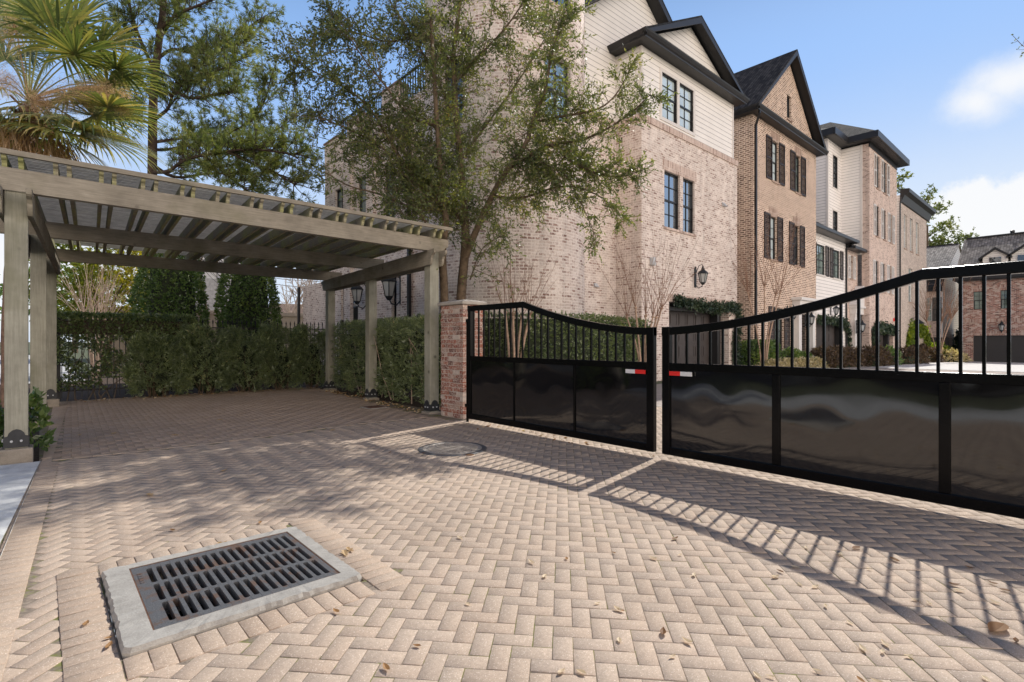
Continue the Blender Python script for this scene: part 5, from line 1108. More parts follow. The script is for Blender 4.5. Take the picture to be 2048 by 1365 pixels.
# tower
TC, TR = Vector((10.6, 12.1, 0)), 2.42
def hit(u):
    r = ray(u, 682.5); dx, dy = r[0], r[1]; A_ = dx*dx+dy*dy; B_ = -2*(dx*TC.x+dy*TC.y); C_ = TC.x**2+TC.y**2-TR**2; q = (-B_-math.sqrt(max(0, B_*B_-4*A_*C_)))/(2*A_); return q, math.atan2(dy*q-TC.y, dx*q-TC.x)
ws = []
for (u0, u1, v0, v1) in ((1091, 1141, 117, 243), (1097, 1143, -130, 14), (885, 925, 117, 243)):
    d0, a0 = hit(u0); d1, a1 = hit(u1); dm = (d0+d1)/2; ws.append((a0, a1, EYE+(682.5-v1)/FPX*dm, EYE+(682.5-v0)/FPX*dm))
angs = sorted(set([2*math.pi*k/72-math.pi for k in range(73)]+[a for w_ in ws for a in w_[:2]])); zs = sorted(set([-.1, 15.5]+[z for w_ in ws for z in w_[2:]]))
b = MB(); pt = lambda a, r, z: (TC.x+r*math.cos(a), TC.y+r*math.sin(a), z)
for a, a2 in zip(angs, angs[1:]):
    for z, z2 in zip(zs, zs[1:]):
        am, zm = (a+a2)/2, (z+z2)/2
        if any(w_[0] < am < w_[1] and w_[2] < zm < w_[3] for w_ in ws): continue
        b.add([pt(a, TR, z), pt(a2, TR, z), pt(a2, TR, z2), pt(a, TR, z2)], [(0,1,2,3)])
for (a, a2, z, z2) in ws:
    for (p0, p1) in (((a, z), (a, z2)), ((a2, z), (a2, z2)), ((a, z), (a2, z)), ((a, z2), (a2, z2))): b.add([pt(p0[0], TR, p0[1]), pt(p1[0], TR, p1[1]), pt(p1[0], TR-.2, p1[1]), pt(p0[0], TR-.2, p0[1])], [(0,1,2,3)])
b.uv = lambda q: (math.atan2(q[1]-TC.y, q[0]-TC.x)*TR if math.hypot(q[0]-TC.x, q[1]-TC.y) > TR-.05 else math.atan2(q[1]-TC.y, q[0]-TC.x)*TR+(TR-math.hypot(q[0]-TC.x, q[1]-TC.y)), q[2])
b.build('tower_wall', BMAIN, t)
for (a, a2, z, z2) in ws:
    b = MB(); r = TR-.13; p0, p1 = Vector(pt(a, r, 0)), Vector(pt(a2, r, 0)); Z = lambda p, z_: Vector((p.x, p.y, z_)); n = (p0+p1)/2-TC; n.z = 0; n.normalize(); d = p1-p0
    for f in (.02, .5, .98): q = p0+d*f; b.bar(Z(q, z), Z(q, z2), .07 if f != .5 else .03, .06, up=n)
    for f in (.01, .26, .49, .51, .76, .99): zz = z+(z2-z)*f; b.bar(Z(p0, zz), Z(p1, zz), .05, .06 if f in (.01, .49, .51, .99) else .026)
    o = b.build('window', FRAME, t); b = MB(); b.add([Z(p0-n*.02, z), Z(p1-n*.02, z), Z(p1-n*.02, z2), Z(p0-n*.02, z2)], [(0,1,2,3)]); b.build('pane', glass('glass_blue_blind', (.22,.33,.42), .55) if a == ws[0][0] else GLD, o)
    b = MB(); b.bar(Z(Vector(pt(a-.03, TR+.0, 0)), z-.06), Z(Vector(pt(a2+.03, TR+.0, 0)), z-.06), .14, .1); b.build('sill', SOLD, o)
# left wing: wall facing the pergola
XW = 9.3; y1 = 13.2; yt = onX(650, 300, XW).y; yb_ = onX(606, 600, XW).y
def oX(u0, u1, z0, z1): return (min(onX(u0, 400, XW).y, onX(u1, 400, XW).y), max(onX(u0, 400, XW).y, onX(u1, 400, XW).y), z0, z1)
up = [oX(670, 686, 5.0, 7.72), oX(715, 739, 5.0, 7.75), oX(767, 790, 5.0, 7.75)]
dn = [oX(630, 652, 0, 3.72), oX(682, 716, 0, 3.72), oX(783, 793, 0, 3.9)]
b = MB(); b.wall('x', XW, y1, yt, -.1, 9.0, up+[o for o in dn if o[1] < yt], .2); b.wall('x', XW, yt, yb_, -.1, 3.95, [o for o in dn if o[1] > yt and o[0] > yt], .2)
b.add([(XW, yb_, -.1), (XW+6, yb_, -.1), (XW+6, yb_, 3.95), (XW, yb_, 3.95), (XW, yt, 3.95), (XW+6, yt, 3.95), (XW, yt, 9), (XW+6, yt, 9), (XW+6, y1, 9), (XW, y1, 9)], [(0,1,2,3), (3,2,5,4), (4,5,7,6), (6,7,8,9)])
for (ya_, yb2, zz) in ((y1, y1+1.2, 10.6), (16.3, 17.4, 10.35), (19.0, 20.3, 10.15), (21.2, yt, 9.9)): b.box(XW-.02, XW+.4, ya_, yb2, 9.0, zz)
b.box(XW-.015, XW+.3, y1+1.2, yt, 8.95, 9.55); 
for u in (817, 745, 700): q = onX(u, 400, XW).y; b.box(XW-.13, XW+.01, q-.28, q+.28, -.1, 8.9 if u != 817 else 9.3)
b.build('wing_wall', BMAIN, t)
b = MB()
for (ya_, yb2, zz) in ((16.3, 17.4, 10.35), (19.0, 20.3, 10.15), (21.2, yt, 9.9)): b.box(XW-.06, XW+.44, ya_-.05, yb2+.05, zz, zz+.07)
b.build('parapet_cap', simple('parapet_coping', (.26,.18,.15), .9), t)
b = MB(); [b.box(XW+.1, XW+.13, q, q+.03, 9.55, 10.5) for q in np.arange(14.5, 21.2, .16)]; b.box(XW+.08, XW+.15, 14.4, 21.2, 10.5, 10.55); b.build('roof_railing', IRONF, t)
for o in up: window(t, 'x', XW, o, FRAME, GLG, 2, 3, .13)
for o in dn: window(t, 'x', XW, o, FRAME, GLD, 2, 1, .14, None, False); b = MB(); fbox(b, 'x', XW, o[0], o[1], .10, .2, 2.75, 2.87); b.build('transom_bar', WFRAME if o[0] > 18 else FRAME, t); b = MB(); fbox(b, 'x', XW, o[0]+.1, o[1]-.1, .135, .16, .1, 2.7); b.build('door', FRAME, t)
for u in (826, 604): q = onX(u, 450, XW).y; b = MB(); b.box(XW-.2, XW-.1, q-.06, q+.06, 0, 8.9 if u > 700 else 3.9); b.build('downspout', GUT, t)
b = MB(); p = onX(722, 483, XW); b.box(XW-.03, XW, p.y-.06, p.y+.06, 3.6, 3.75); b.build('meter_tag', YEL, t)
for (p, sx_, sz) in ((onY(1302, 524, YF), .09, .14),): b = MB(); b.box(p.x-sx_, p.x+sx_, YF-.16, YF, p.z-sz, p.z+sz); b.build('flood_light', GREYM, t, bevel=.03)
for p in (onY(1447, 410, YF),): b = MB(); b.prism([(YF, p.z-.08), (YF-.14, p.z-.08), (YF, p.z+.09)], 'x', p.x-.12, p.x+.12); b.build('vent_hood', GREYM, t)
p = onY(1191, 571, 11.36); b = MB(); b.prism([(11.36, p.z-.06), (11.26, p.z-.06), (11.36, p.z+.07)], 'x', p.x-.09, p.x+.09); b.build('vent_hood', GREYM, t)
lantern('l', 'black wall lantern above the garage ivy on the nearest house front', tuple(onY(1390, 556, YF)), (0, -1, 0), 1.35)
p = onX(735, 590, XW); lantern('l', 'smaller of the two grey lanterns under the pergola, left of the middle post', (XW-.0, p.y, p.z), (-1, 0, 0), 1.75)
p = onX(803, 577, XW); lantern('l', 'larger of the two grey lanterns under the pergola, right of the middle post', (XW-.0, p.y, p.z), (-1, 0, 0), 2.0)
def ivy(lab, pts, wid, n, m, Lm=.10, Wm=.07, hang=.5, group='creepers trained round garage doors', name='wall_creeper'):
    t = thing(name, lab, 'creeper', tuple(pts[0]), group); rs = smooth_line(pts, 1); P = []; tot = sum((b2-a).length for a, b2 in zip(rs, rs[1:]))
    for a, b2 in zip(rs, rs[1:]):
        for k in range(max(1, int(n*(b2-a).length/tot))):
            q = a.lerp(b2, random.random()); w_ = wid*(.7+.5*abs(math.sin(q.x*2.3+q.z*2))); P.append((q.x+rng.normal(0, w_*.3), q.y-abs(rng.normal(0, .12)), q.z+rng.normal(0, w_*.42)))
    P = np.array(P); D = np.tile([0, -.7, -hang], (len(P), 1))+rng.normal(size=P.shape)*.5; p, d_, l, w_ = shoots(P, D, 3, .1, Lm, Wm, .8); leaves('foliage', p, d_, l, w_, m, t, clump_rnd(p, 2))
    b = MB(); b.tube([q+Vector((0, -.03, 0)) for q in rs], .018, 5); b.build('stem', BARK, t)
iv = lambda l: [onY(u, v, YF) for u, v in l]
ivy('dark creeper along the head of the nearest garage and down its right side', iv([(1345, 600), (1372, 606), (1400, 611), (1432, 616), (1462, 612), (1473, 622), (1470, 650), (1464, 690), (1468, 735)]), .22, 1700, IVYL, .10, .065)

# ------------------------------------------------------------------ brown gabled house with dark shutters
t = thing('gabled_house', 'brown brick house with steep front gable and dark brown shutters', 'house', (23.87, 10.3, 0)); X0, X1 = 23.87, 31.84; ZE = 11.58
def oY(u0, u1, v0, v1, y=YF):
    a, c_ = onY(u0, v0, y), onY(u1, v1, y); zt_ = onY(u0, v0, y).z; zb_ = onY(u0, v1, y).z; return (a.x, c_.x, zb_, zt_)
wt = [(25.92, 26.72, 9.02, 10.95), (28.82, 29.55, 9.02, 10.95)]; wm = [(25.7, 26.5, 5.25, 7.3), (28.68, 29.4, 5.25, 7.3)]
wg = [(26.2, 27.35, .75, 2.95)]; dr = (28.6, 30.6, 0, 2.75)
gop = (27.75, 28.3, 12.5, 13.7)
b = MB(); b.wall('y', YF, X0, X1, -.1, ZE, wt+wm+wg+[dr], .14); b.wall('x', X0, YF, 20, -.1, ZE); b.add([(X1,YF,-.1),(X1,20,-.1),(X1,20,ZE),(X1,YF,ZE)], [(0,1,2,3)]); b.build('wall', BTWO, t)
for o in wt+wm: b = MB(); fbox(b, 'y', YF, o[0]-.12, o[1]+.12, -.012, .02, o[3]+.002, o[3]+.42); b.build('brick_lintel', SOLD2, t)
for k, o in enumerate(wt+wm):
    window(t, 'y', YF, o, FRAME, (GLB, GLG, GLB, GLD)[k], 2, 2, .12, SOLD2)  # pale panes carry a bluish sky reflection as painted colour
    shutter(t, 'y', YF, o[0]-.68, o[0]-.03, o[2]-.02, o[3]+.06, SHUT); shutter(t, 'y', YF, o[1]+.03, o[1]+.68, o[2]-.02, o[3]+.06, SHUT)
o = wg[0]; window(t, 'y', YF, o, FRAME, GLG, 2, 2, .12, SOLD2); shutter(t, 'y', YF, o[0]-.68, o[0]-.03, o[2], o[3]+.05, SHUT); shutter(t, 'y', YF, o[1]+.03, o[1]+.68, o[2], o[3]+.05, SHUT)
window(t, 'y', YF, gop, FRAME, GLD, 1, 1, .12, SOLD2, False)
gable_front(t, X0, X1, YF, 20, ZE, .42, 27.9, 15.75, BTWO, SHG, .34, gop)
def portico(par, x0, x1, y, z1, zp=None):
    b = MB(); w_ = (x1-x0)*.16
    for a in (x0, x1-w_): b.box(a, a+w_, y-.3, y, 0, z1); b.box(a-.04, a+w_+.04, y-.34, y-.001, z1-.16, z1-.05); b.box(a-.04, a+w_+.04, y-.34, y-.001, 0, .25)
    b.box(x0-.08, x1+.08, y-.38, y-.001, z1, z1+.42); b.box(x0-.2, x1+.2, y-.5, y-.002, z1+.42, z1+.56)
    if zp: b.prism([(x0-.2, z1+.56), (x1+.2, z1+.56), ((x0+x1)/2, zp)], 'y', y-.42, y-.003); b.bar((x0-.25, y-.26, z1+.58), ((x0+x1)/2, y-.26, zp+.06), .5, .1); b.bar((x1+.25, y-.26, z1+.58), ((x0+x1)/2, y-.26, zp+.06), .5, .1)
    b.build('portico', WPORT, par)
portico(t, dr[0]-.1, dr[1]+.25, YF, 3.0)
b = MB(); fbox(b, 'y', YF, dr[0], dr[1], .6, .7, 0, 2.75); fbox(b, 'y', YF, dr[0]+.02, dr[0]+.5, .13, .6, 0, 2.75); b.build('door', simple('grey_door', (.33,.34,.36), .5), t)
downspout(t, X0+.42-.75+.5, YF-.06, 0, ZE, (-.3, -.28))
b = MB(); p = onY(1571, 673, YF); b.box(p.x-.14, p.x+.14, YF-.03, YF, p.z-.2, p.z+.2); b.build('mail_slot', LANT, t)
for (u, v, lab) in ((1574, 628, 'black wall lantern left of the white door surround of the brown gabled house'), (1610, 640, 'black wall lantern right of the white door surround of the brown gabled house')): lantern('l', lab, tuple(onY(u, v, YF)), (0, -1, 0), 1.3)

# ------------------------------------------------------------------ low white house with garage
t = thing('white_house', 'low white sided house with dark shutters between the brown and pink brick houses', 'house', (32, 11, 0)); YW = 11.0; x0, x1 = 31.9, 39.5; ZE = 7.75
wa = [(34.05, 35.55, 5.33, 7.12), (37.0, 38.3, 5.33, 7.12)]; ga = (33.9, 38.8, 0, 2.62)
b = MB(); b.wall('y', YW, x0, x1, -.1, ZE, wa+[ga], .12); b.add([(x1,YW,-.1),(x1,16,-.1),(x1,16,ZE),(x1,YW,ZE)], [(0,1,2,3)]); b.build('siding', WHT2, t)
for o in wa: window(t, 'y', YW, o, FRAME, GLG, 2, 2, .08, WTRIM); shutter(t, 'y', YW, o[0]-.62, o[0]-.03, o[2]-.03, o[3]+.03, SHUT); shutter(t, 'y', YW, o[1]+.03, o[1]+.62, o[2]-.03, o[3]+.03, SHUT)
garage(t, 'y', YW, ga[0]+.1, ga[1]-.1, -.1, 2.55, GAR, .45, 4, 4); b = MB(); fbox(b, 'y', YW, ga[0]-.1, ga[1]+.1, -.06, .05, 2.622, 2.95); b.build('garage_lintel', WTRIM, t)
b = MB(); yo = YW-.5; xe = x1+.55; zr = 11.0; b.add([(x0-.2,yo,ZE+.15),(xe,yo,ZE+.15),(xe-3.2,yo+4.2,zr),(x0-.2,yo+4.2,zr),(xe,yo+7,ZE+.15)], [(0,1,2,3),(1,4,2)]); b.build('roof', SHG3, t)
b = MB(); b.box(x0-.2, xe, yo-.1, YW, ZE, ZE+.05); b.box(x0-.2, xe+.08, yo-.14, yo, ZE+.02, ZE+.2); b.box(xe-.05, xe+.09, yo, yo+6, ZE+.02, ZE+.2); b.build('gutter', GUT, t)
downspout(t, x1-.08, YW-.07, 0, ZE+.1, (.35, -.3))
ivy('thin dark creeper over the garage of the low white house', [onY(u, v, YW) for u, v in [(1630, 637), (1650, 640), (1675, 644), (1690, 650), (1694, 690), (1690, 730)]], .26, 800, IVYL, .16, .10)
lantern('l', 'black wall lantern high on the white siding above the garage creeper', tuple(onY(1661, 622, YW)), (0, -1, 0), 1.3)

# ------------------------------------------------------------------ tall pink brick house with white shutters
t = thing('tall_house', 'tall pink brick and white sided house with white shutters and hip roof', 'house', (42.1, 10.3, 0)); x0, x1 = 42.1, 49.45; ZE = 14.85
rows = [((305, 418), [(1752.6, 1759.5), (1766.7, 1773.8)]), ((413, 477), [(1751.8, 1758.8), (1766.5, 1772.5), (1779.5, 1784.5)]), ((527, 588), [(1750.5, 1757.5), (1765, 1771), (1778, 1783)])]
zr_ = [(12.15, 14.45), (8.75, 10.9), (4.9, 7.0)]; ops = []; shs = []
for (zz, (vr, us)) in zip(zr_, rows):
    q = [(onY(a, 500, YF).x, onY(c_, 500, YF).x) for a, c_ in us]; ops += [(a, c_, zz[0], zz[1]) for a, c_ in q]; ed = [x0+1.0]+[v for o in q for v in o]
    w_ = .62
    for k, (a, c_) in enumerate(q): shs.append((a-w_, a-.02, zz))
    shs.append((q[-1][1]+.02, q[-1][1]+w_, zz))
ga = (44.2, 48.3, 0, 2.55); b = MB(); b.wall('y', YF, x0, x1, -.3, ZE, ops+[ga], .22); b.wall('x', x0, YF, 10.75, -.3, ZE); b.add([(x1,YF,-.3),(x1,19,-.3),(x1,19,ZE),(x1,YF,ZE)], [(0,1,2,3)])
b.wall('y', 11.0, 39.55, x0, -.2, 7.45, [(40.45, 41.05, 5.55, 7.1)], .25); b.build('wall', BFOUR, t)
xw = onY(1655, 400, 12.0).x
wl = [(xw+1.05, xw+2.0, 11.9, 14.1), (xw+1.05, xw+2.0, 8.2, 10.3)]
b = MB(); b.wall('y', 12.0, xw, x0, 7, ZE+.1, wl, .1); b.wall('x', xw, 12.0, 19, 6, ZE+.1); b.wall('x', x0-.02, 10.76, 12.0, 7.3, ZE); b.build('siding', WHT2, t)
b = MB(); b.box(xw-.03, xw+.14, 11.96, 12.1, 7, ZE); b.build('white_corner_trim', WTRIM, t); b = MB(); b.box(x0-.06, x0+.02, 10.7, 10.84, 7.4, ZE); b.build('white_corner_trim', WTRIM, t)
for o in wl: window(t, 'y', 12.0, o, FRAME, GLD, 2, 3, .06, None, True, None, WTRIM)
for o in ops: window(t, 'y', YF, o, FRAME, GLD, 1, 2, .12, SOLD2)
for (a, c_, zz) in shs: shutter(t, 'y', YF, a, c_, zz[0], zz[1], SHUTW)
o = (40.45, 41.05, 5.55, 7.1); window(t, 'y', 11.0, o, FRAME, GLD, 1, 2, .15, SOLD2); shutter(t, 'y', 11.0, o[0]-.55, o[0]-.02, o[2], o[3], SHUTW); shutter(t, 'y', 11.0, o[1]+.02, o[1]+.5, o[2], o[3], SHUTW)
garage(t, 'y', YF, ga[0]+.05, ga[1]-.9, -.25, 2.5, GAR, .45, 3, 4); b = MB(); fbox(b, 'y', YF, ga[1]-.85, ga[1], .3, .5, -.3, 2.55); b.build('garage_surround', TRIM, t)
xa, xb, ya, yb2 = x0-.1, x1+.65, YF-.55, 19.5; zt_ = ZE+.55
rid = [(45.8, 13.8, 18.4), (45.8, 16.2, 18.4)]
b = MB(); b.add([(xa-.5,ya,zt_),(xb,ya,zt_),(xb,yb2,zt_),(xa-.5,yb2,zt_)]+rid, [(0,1,4),(1,2,5,4),(2,3,5),(3,0,4,5)]); b.add([(xw-.4,11.5,zt_-.02),(x0,11.5,zt_-.02),(x0,19,zt_-.02),(xw-.4,19,zt_-.02),(42.6,14.6,17.2),(42.6,17,17.2)], [(0,1,4),(1,2,5,4),(2,3,5),(3,0,4,5)]); b.build('roof', SHG, t)
b = MB(); b.box(xa-.5, xb, ya, YF, ZE+.1, ZE+.16); b.box(xa-.5, x0, YF, 12, ZE+.1, ZE+.16); b.box(x1, xb, YF, 19, ZE+.1, ZE+.16); b.box(xw-.45, xa-.5, 11.45, 12, ZE+.101, ZE+.161); b.box(xw-.45, xw, 12, 19, ZE+.101, ZE+.161); b.build('soffit', TRIM, t)
b = MB(); b.box(xa-.62, xb+.12, ya-.12, ya, ZE+.12, zt_); b.box(xa-.62, xa-.5, ya, 11.5, ZE+.12, zt_); b.box(xb, xb+.12, ya, yb2, ZE+.12, zt_); b.box(xw-.5, xa-.62, 11.38, 11.5, ZE+.12, zt_); b.box(xw-.55, xw-.43, 11.5, 19, ZE+.12, zt_); b.box(x0-.01, x1+.01, YF-.04, YF+.05, ZE-.25, ZE+.1); b.build('gutter', GUT, t)
b = MB(); b.add([(39.4,10.55,7.55),(x0+.1,10.55,7.55),(x0+.1,12,8.6),(39.4,12,8.6),(x0+.1,10.4,7.55)], [(0,1,2,3)]); b.build('porch_roof', SHG3, t); b = MB(); b.box(39.45, x0+.3, 10.42, 10.56, 7.4, 7.58); b.box(39.45, x0, 10.56, 11, 7.42, 7.46); b.build('porch_gutter', GUT, t)
q0, q1 = onY(1700, 640, 11).x, onY(1721, 640, 11).x; portico(t, q0, q1, 11.0, 3.15, 5.0); b = MB(); b.box(q0+.3, q1-.3, 10.9, 10.97, 0, 3.1); b.build('door', simple('navy_door', (.02,.022,.03), .35), t)
downspout(t, onY(1796.5, 500, YF).x+.35, YF-.05, 0, 12.6, (0, -.05)); 
b = MB(); p = onY(1787, 640, YF); b.box(p.x-.1, p.x+.1, YF-.08, YF, p.z-.12, p.z+.12); b.build('alarm_bell', RED, t)
ivy('dark creeper over and left of the garage of the tall pink brick house', [onY(u, v, YF) for u, v in [(1743, 725), (1745, 690), (1743, 660), (1752, 654), (1770, 657), (1786, 661)]], .34, 900, IVYL, .2, .12)
lantern('l', 'black wall lantern beside the pedimented door of the tall pink brick house', tuple(onY(1712, 655, 10.6)), (0, -1, 0), 1.5)

# ------------------------------------------------------------------ grey brown house with cornice
t = thing('cornice_house', 'grey brown brick house with dark cornice and three narrow white windows', 'house', (51, 10.3, 0)); x0, x1 = 50.6, 60.2
wn = [(onY(a, 500, YF).x, onY(c_, 500, YF).x, 8.85, 11.6) for a, c_ in ((1808, 1813.5), (1820, 1825.5), (1832, 1837.5))]+[(onY(1817, 500, YF).x, onY(1825, 500, YF).x, 4.6, 7.4)]
ga = (onY(1818, 700, YF).x, onY(1838, 700, YF).x, -.4, 2.2); b = MB(); b.wall('y', YF, x0, x1, -.5, 12.5, wn+[ga], .25); b.add([(x1,YF,-.5),(x1,19,-.5),(x1,19,12.5),(x1,YF,12.5)], [(0,1,2,3)]); b.build('wall', BFIVE, t)
b = MB(); b.wall('x', x0, YF-.0, 19, -.5, 12.9); b.build('siding', WHT2, t)
for o in wn: window(t, 'y', YF, o, WFRAME, GLG, 2, 2, .12, SOLD2)
garage(t, 'y', YF, ga[0]+.1, ga[1]-.8, -.5, 2.1, GAR, .4, 2, 4); b = MB(); fbox(b, 'y', YF, ga[1]-.8, ga[1], .15, .3, -.5, 2.2); b.build('garage_surround', TRIM, t)
b = MB(); b.prism([(YF, 12.3), (YF-.1, 12.35), (YF-.3, 12.85), (YF-.6, 13.0), (YF-.6, 13.3), (YF, 13.35)], 'x', x0-.1, x1+.6); b.prism([(x1, 12.3), (x1+.1, 12.35), (x1+.3, 12.85), (x1+.6, 13.0), (x1+.6, 13.3), (x1, 13.35)], 'y', YF, 19); b.build('cornice', TRIM, t)
b = MB(); b.box(x1, x1+1.0, YF+.8, 19, 11.3, 12.2); b.build('lower_eave', TRIM, t)
p = onY(1822, 640, YF); b = MB(); b.tube([(p.x, YF, p.z+.1), (p.x+.35, YF-.3, p.z+.18), (p.x+.55, YF-.45, p.z)], .03, 5); b.lathe((p.x+.55, YF-.45, p.z-.32), [(.42,0),(.36,.06),(.12,.25),(.06,.34)], 10); b.build('barn_light', LANT, t)
ivy('bright yellow green vine arched over the garage of the grey brown house', [onY(u, v, YF) for u, v in [(1812, 720), (1813, 690), (1816, 660), (1828, 655), (1842, 660), (1850, 672), (1851, 690), (1853, 715)]], .55, 900, VINEL, .26, .17)

# ------------------------------------------------------------------ houses closing the street
GZ = -.5
t = thing('red_house', 'red brick house with white dormers and wide dark garage ending the street', 'house', (62, 5, GZ)); X7 = 62.0; yl = onX(1919, 560, X7).y; yr_ = -3.5
cv = lambda u, v: onX(u, v, X7)
wn = [(cv(1970, 600).y, cv(1947, 600).y, 4.15, 5.75), (cv(2018, 600).y, cv(2001, 600).y, 4.15, 5.75)]; wn = [(min(a, c_), max(a, c_), z, z2) for a, c_, z, z2 in wn]
wn.append((-2.0, -.8, 4.15, 5.75)); ga = (cv(2052, 700).y-1.2, cv(1946, 700).y, GZ-.1, 1.83)
b = MB(); b.wall('x', X7, yr_, yl, GZ-.1, 6.95, wn+[ga], .12); b.add([(X7,yl,GZ-.1),(X7+9,yl,GZ-.1),(X7+9,yl,6.9),(X7,yl,6.9)], [(0,1,2,3)]); b.build('wall', BRED, t)
b = MB()
for o in wn: fbox(b, 'x', X7, o[0]-.12, o[1]+.12, -.015, .02, o[3]+.002, o[3]+.5)
fbox(b, 'x', X7, yr_, yl, -.03, .02, 3.0, 3.3); fbox(b, 'x', X7, ga[0], ga[1], -.03, .02, 1.84, 2.2); b.build('brick_band', brick('brick_red_soldier', [(0,(.22,.09,.07)), (.5,(.42,.22,.17)), (1,(.55,.42,.36))], (.58,.50,.45), .09, .5, .014, .4, .5), t)
for o in wn: window(t, 'x', X7, o, FRAME, GLG, 2, 2, .08)
garage(t, 'x', X7, ga[0], ga[1], GZ, 1.83, GARD, .25, 6, 5, False, True)
xr_ = 67.5; zr = 11.3; b = MB(); b.add([(X7-.5, yr_-.3, 7.0), (X7-.5, yl+.35, 7.0), (xr_, yl+.35, zr), (xr_, yr_-.3, zr), (xr_+6, yl+.35, 6.9), (xr_+6, yr_-.3, 6.9)], [(0,1,2,3), (3,2,4,5)]); b.build('roof', SHG2, t)
b = MB(); b.box(xr_-.15, xr_+.15, yr_-.3, yl+.2, zr-.02, zr+.12); b.build('ridge_cap', TRIM, t)
b = MB(); b.box(X7-.62, X7-.48, yr_-.3, yl+.4, 6.78, 7.02); b.box(X7-.5, X7, yr_-.3, yl+.3, 6.7, 6.95); b.box(X7-.16, X7-.06, yl-.1, yl, GZ, 6.5); b.bar((X7-.1, yl-.05, 6.5), (X7-.5, yl+.15, 6.8), .1, .1); b.build('gutter', GUT, t)
zro = lambda x: 7.0+(zr-7.0)*(x-X7+.5)/(xr_-X7+.5)
for u in (1990.5, 2048, 2105):
    p = onX(u, 520, 63.2); yc = p.y; hw = .83; zb0 = zro(63.0)-.15; zt0 = onX(1990.5, 513, 63.2).z; zpk = onX(1990.5, 502, 63.2).z+.1
    b = MB(); b.prism([(yc-hw, zb0), (yc+hw, zb0), (yc+hw, zt0), (yc, zpk), (yc-hw, zt0)], 'x', 63.2, 66.5); o = b.build('dormer', WHT, t)
    b = MB(); [b.prism([(yc, zpk), (yc+s_*(hw+.28), zt0-.28), (yc+s_*(hw+.28), zt0-.1), (yc, zpk+.22)], 'x', 62.95, 66.6) for s_ in (1, -1)]; b.build('dormer_roof', TRIM, o)
    b = MB(); b.box(63.17, 63.199, yc-.48, yc+.48, zt0-1.15, zt0+.0); b.build('window_frame', WTRIM, o); b = MB(); b.box(63.14, 63.168, yc-.4, yc+.4, zt0-1.08, zt0-.08); b.build('pane', GLD, o)
for (u, v, h) in ((1999, 515, .9), (2025, 474, .9)):
    p = onX(u, v, 65.2 if v > 500 else 67.4); b = MB(); b.lathe((p.x, p.y, p.z-h*.6), [(.09,0),(.09,h),(.17,h+.02),(.17,h+.22),(.05,h+.28)], 8); b.build('vent_pipe', LANT, t)
p = cv(2004, 655); lantern('l', 'black wall lantern over the wide garage of the red brick house', (X7, p.y, p.z), (-1, 0, 0), 1.7)
# grey roofed neighbour
t = thing('grey_roof_house', 'house with steep grey shingle roof and grey gable behind the grey brown house', 'house', (66, 9, GZ)); XG = 65.0; yR = onX(1884, 640, XG).y; yL_ = 22
o = (onX(1864, 640, XG).y, onX(1852, 640, XG).y, 2.4, 5.1); o = (min(o[:2]), max(o[:2]), 3.3, 5.6); ga = (onX(1893, 700, XG).y-.2, onX(1855, 700, XG).y, GZ-.1, 1.7); yS = yR
b = MB(); b.wall('x', XG, yS, yL_, GZ-.1, 6.4, [o], .12); b.build('wall', BFOUR, t)
b = MB(); b.add([(XG+.03, yR-.01, GZ), (XG+18, yR-.01, GZ), (XG+18, yR-.01, 7.6), (XG+.03, yR-.01, 7.6)], [(0,1,2,3)]); b.build('siding', BEIS, t)
b = MB(); b.add([(XG-.2, yR, 7.4), (XG+18, yR, 7.4), (74, yR, 11.7)], [(0,1,2)]); b.build('gable_siding', GRYS, t)
b = MB(); zrg = 11.85; b.add([(XG-.3, yR-.15, 7.4), (XG-.3, yL_, 7.4), (74, yL_, zrg), (74, yR-.15, zrg), (83, yR-.15, 7.4), (83, yL_, 7.4)], [(0,1,2,3), (3,2,5,4)]); b.build('roof', SHG2, t)
b = MB(); b.box(73.9, 74.1, yR, yL_, zrg, zrg+.1); b.build('ridge_cap', TRIM, t)
b = MB(); b.box(XG-.6, XG+.1, yS, yL_, 6.2, 6.6); b.add([(XG-.7, yS-.2, 6.6), (XG-.7, yL_, 6.6), (XG+.3, yL_, 7.7), (XG+.3, yS-.2, 7.7)], [(0,1,2,3)]); b.build('porch_roof', SHG3, t)
window(t, 'x', XG, o, WFRAME, GLG, 2, 2, .06, None, True, None, None); shutter(t, 'x', XG, o[0]-.75, o[0]-.03, o[2], o[3], SHUTG)
garage(t, 'x', XG, ga[0], ga[1], GZ, 1.7, GARD, -.05, 4, 4, False, True)
# ------------------------------------------------------------------ planting along the house fronts
def g0(x): return zg(x)
p = onY(1534, 700, 9.7); t = thing('box_hedge', 'square clipped box hedge under the ground floor window of the brown gabled house', 'hedge', (p.x, 9.7, 0)); x0, x1 = onY(1512, 700, 9.5).x, onY(1556, 700, 9.5).x
P, D = box_shell(x0, x1, 9.5, 10.15, 0, 1.25, 2600, .06, .04); q, d_, l, w_ = shoots(P, D, 4, .08, .09, .05, .8); leaves('foliage', q, d_, l, w_, CONEL, t, clump_rnd(q, 2)); b = MB(); b.box(x0+.1, x1-.1, 9.6, 10.05, 0, 1.15); b.build('inner_foliage', CORE, t)
for k, (u, y, rx, h, m, lab) in enumerate([(1580, 9.75, .8, .85, CONEL, 'round green shrub right of the box hedge'), (1600, 9.8, .6, .75, CONEL, 'small green shrub at the foot of the white door surround')]):
    x = onY(u, 700, y).x; leafy('green_shrub', lab, 'shrub', (x, y, 0), rx, .5, h, 260, m, .13, .07, 'green shrubs by the brown house door')
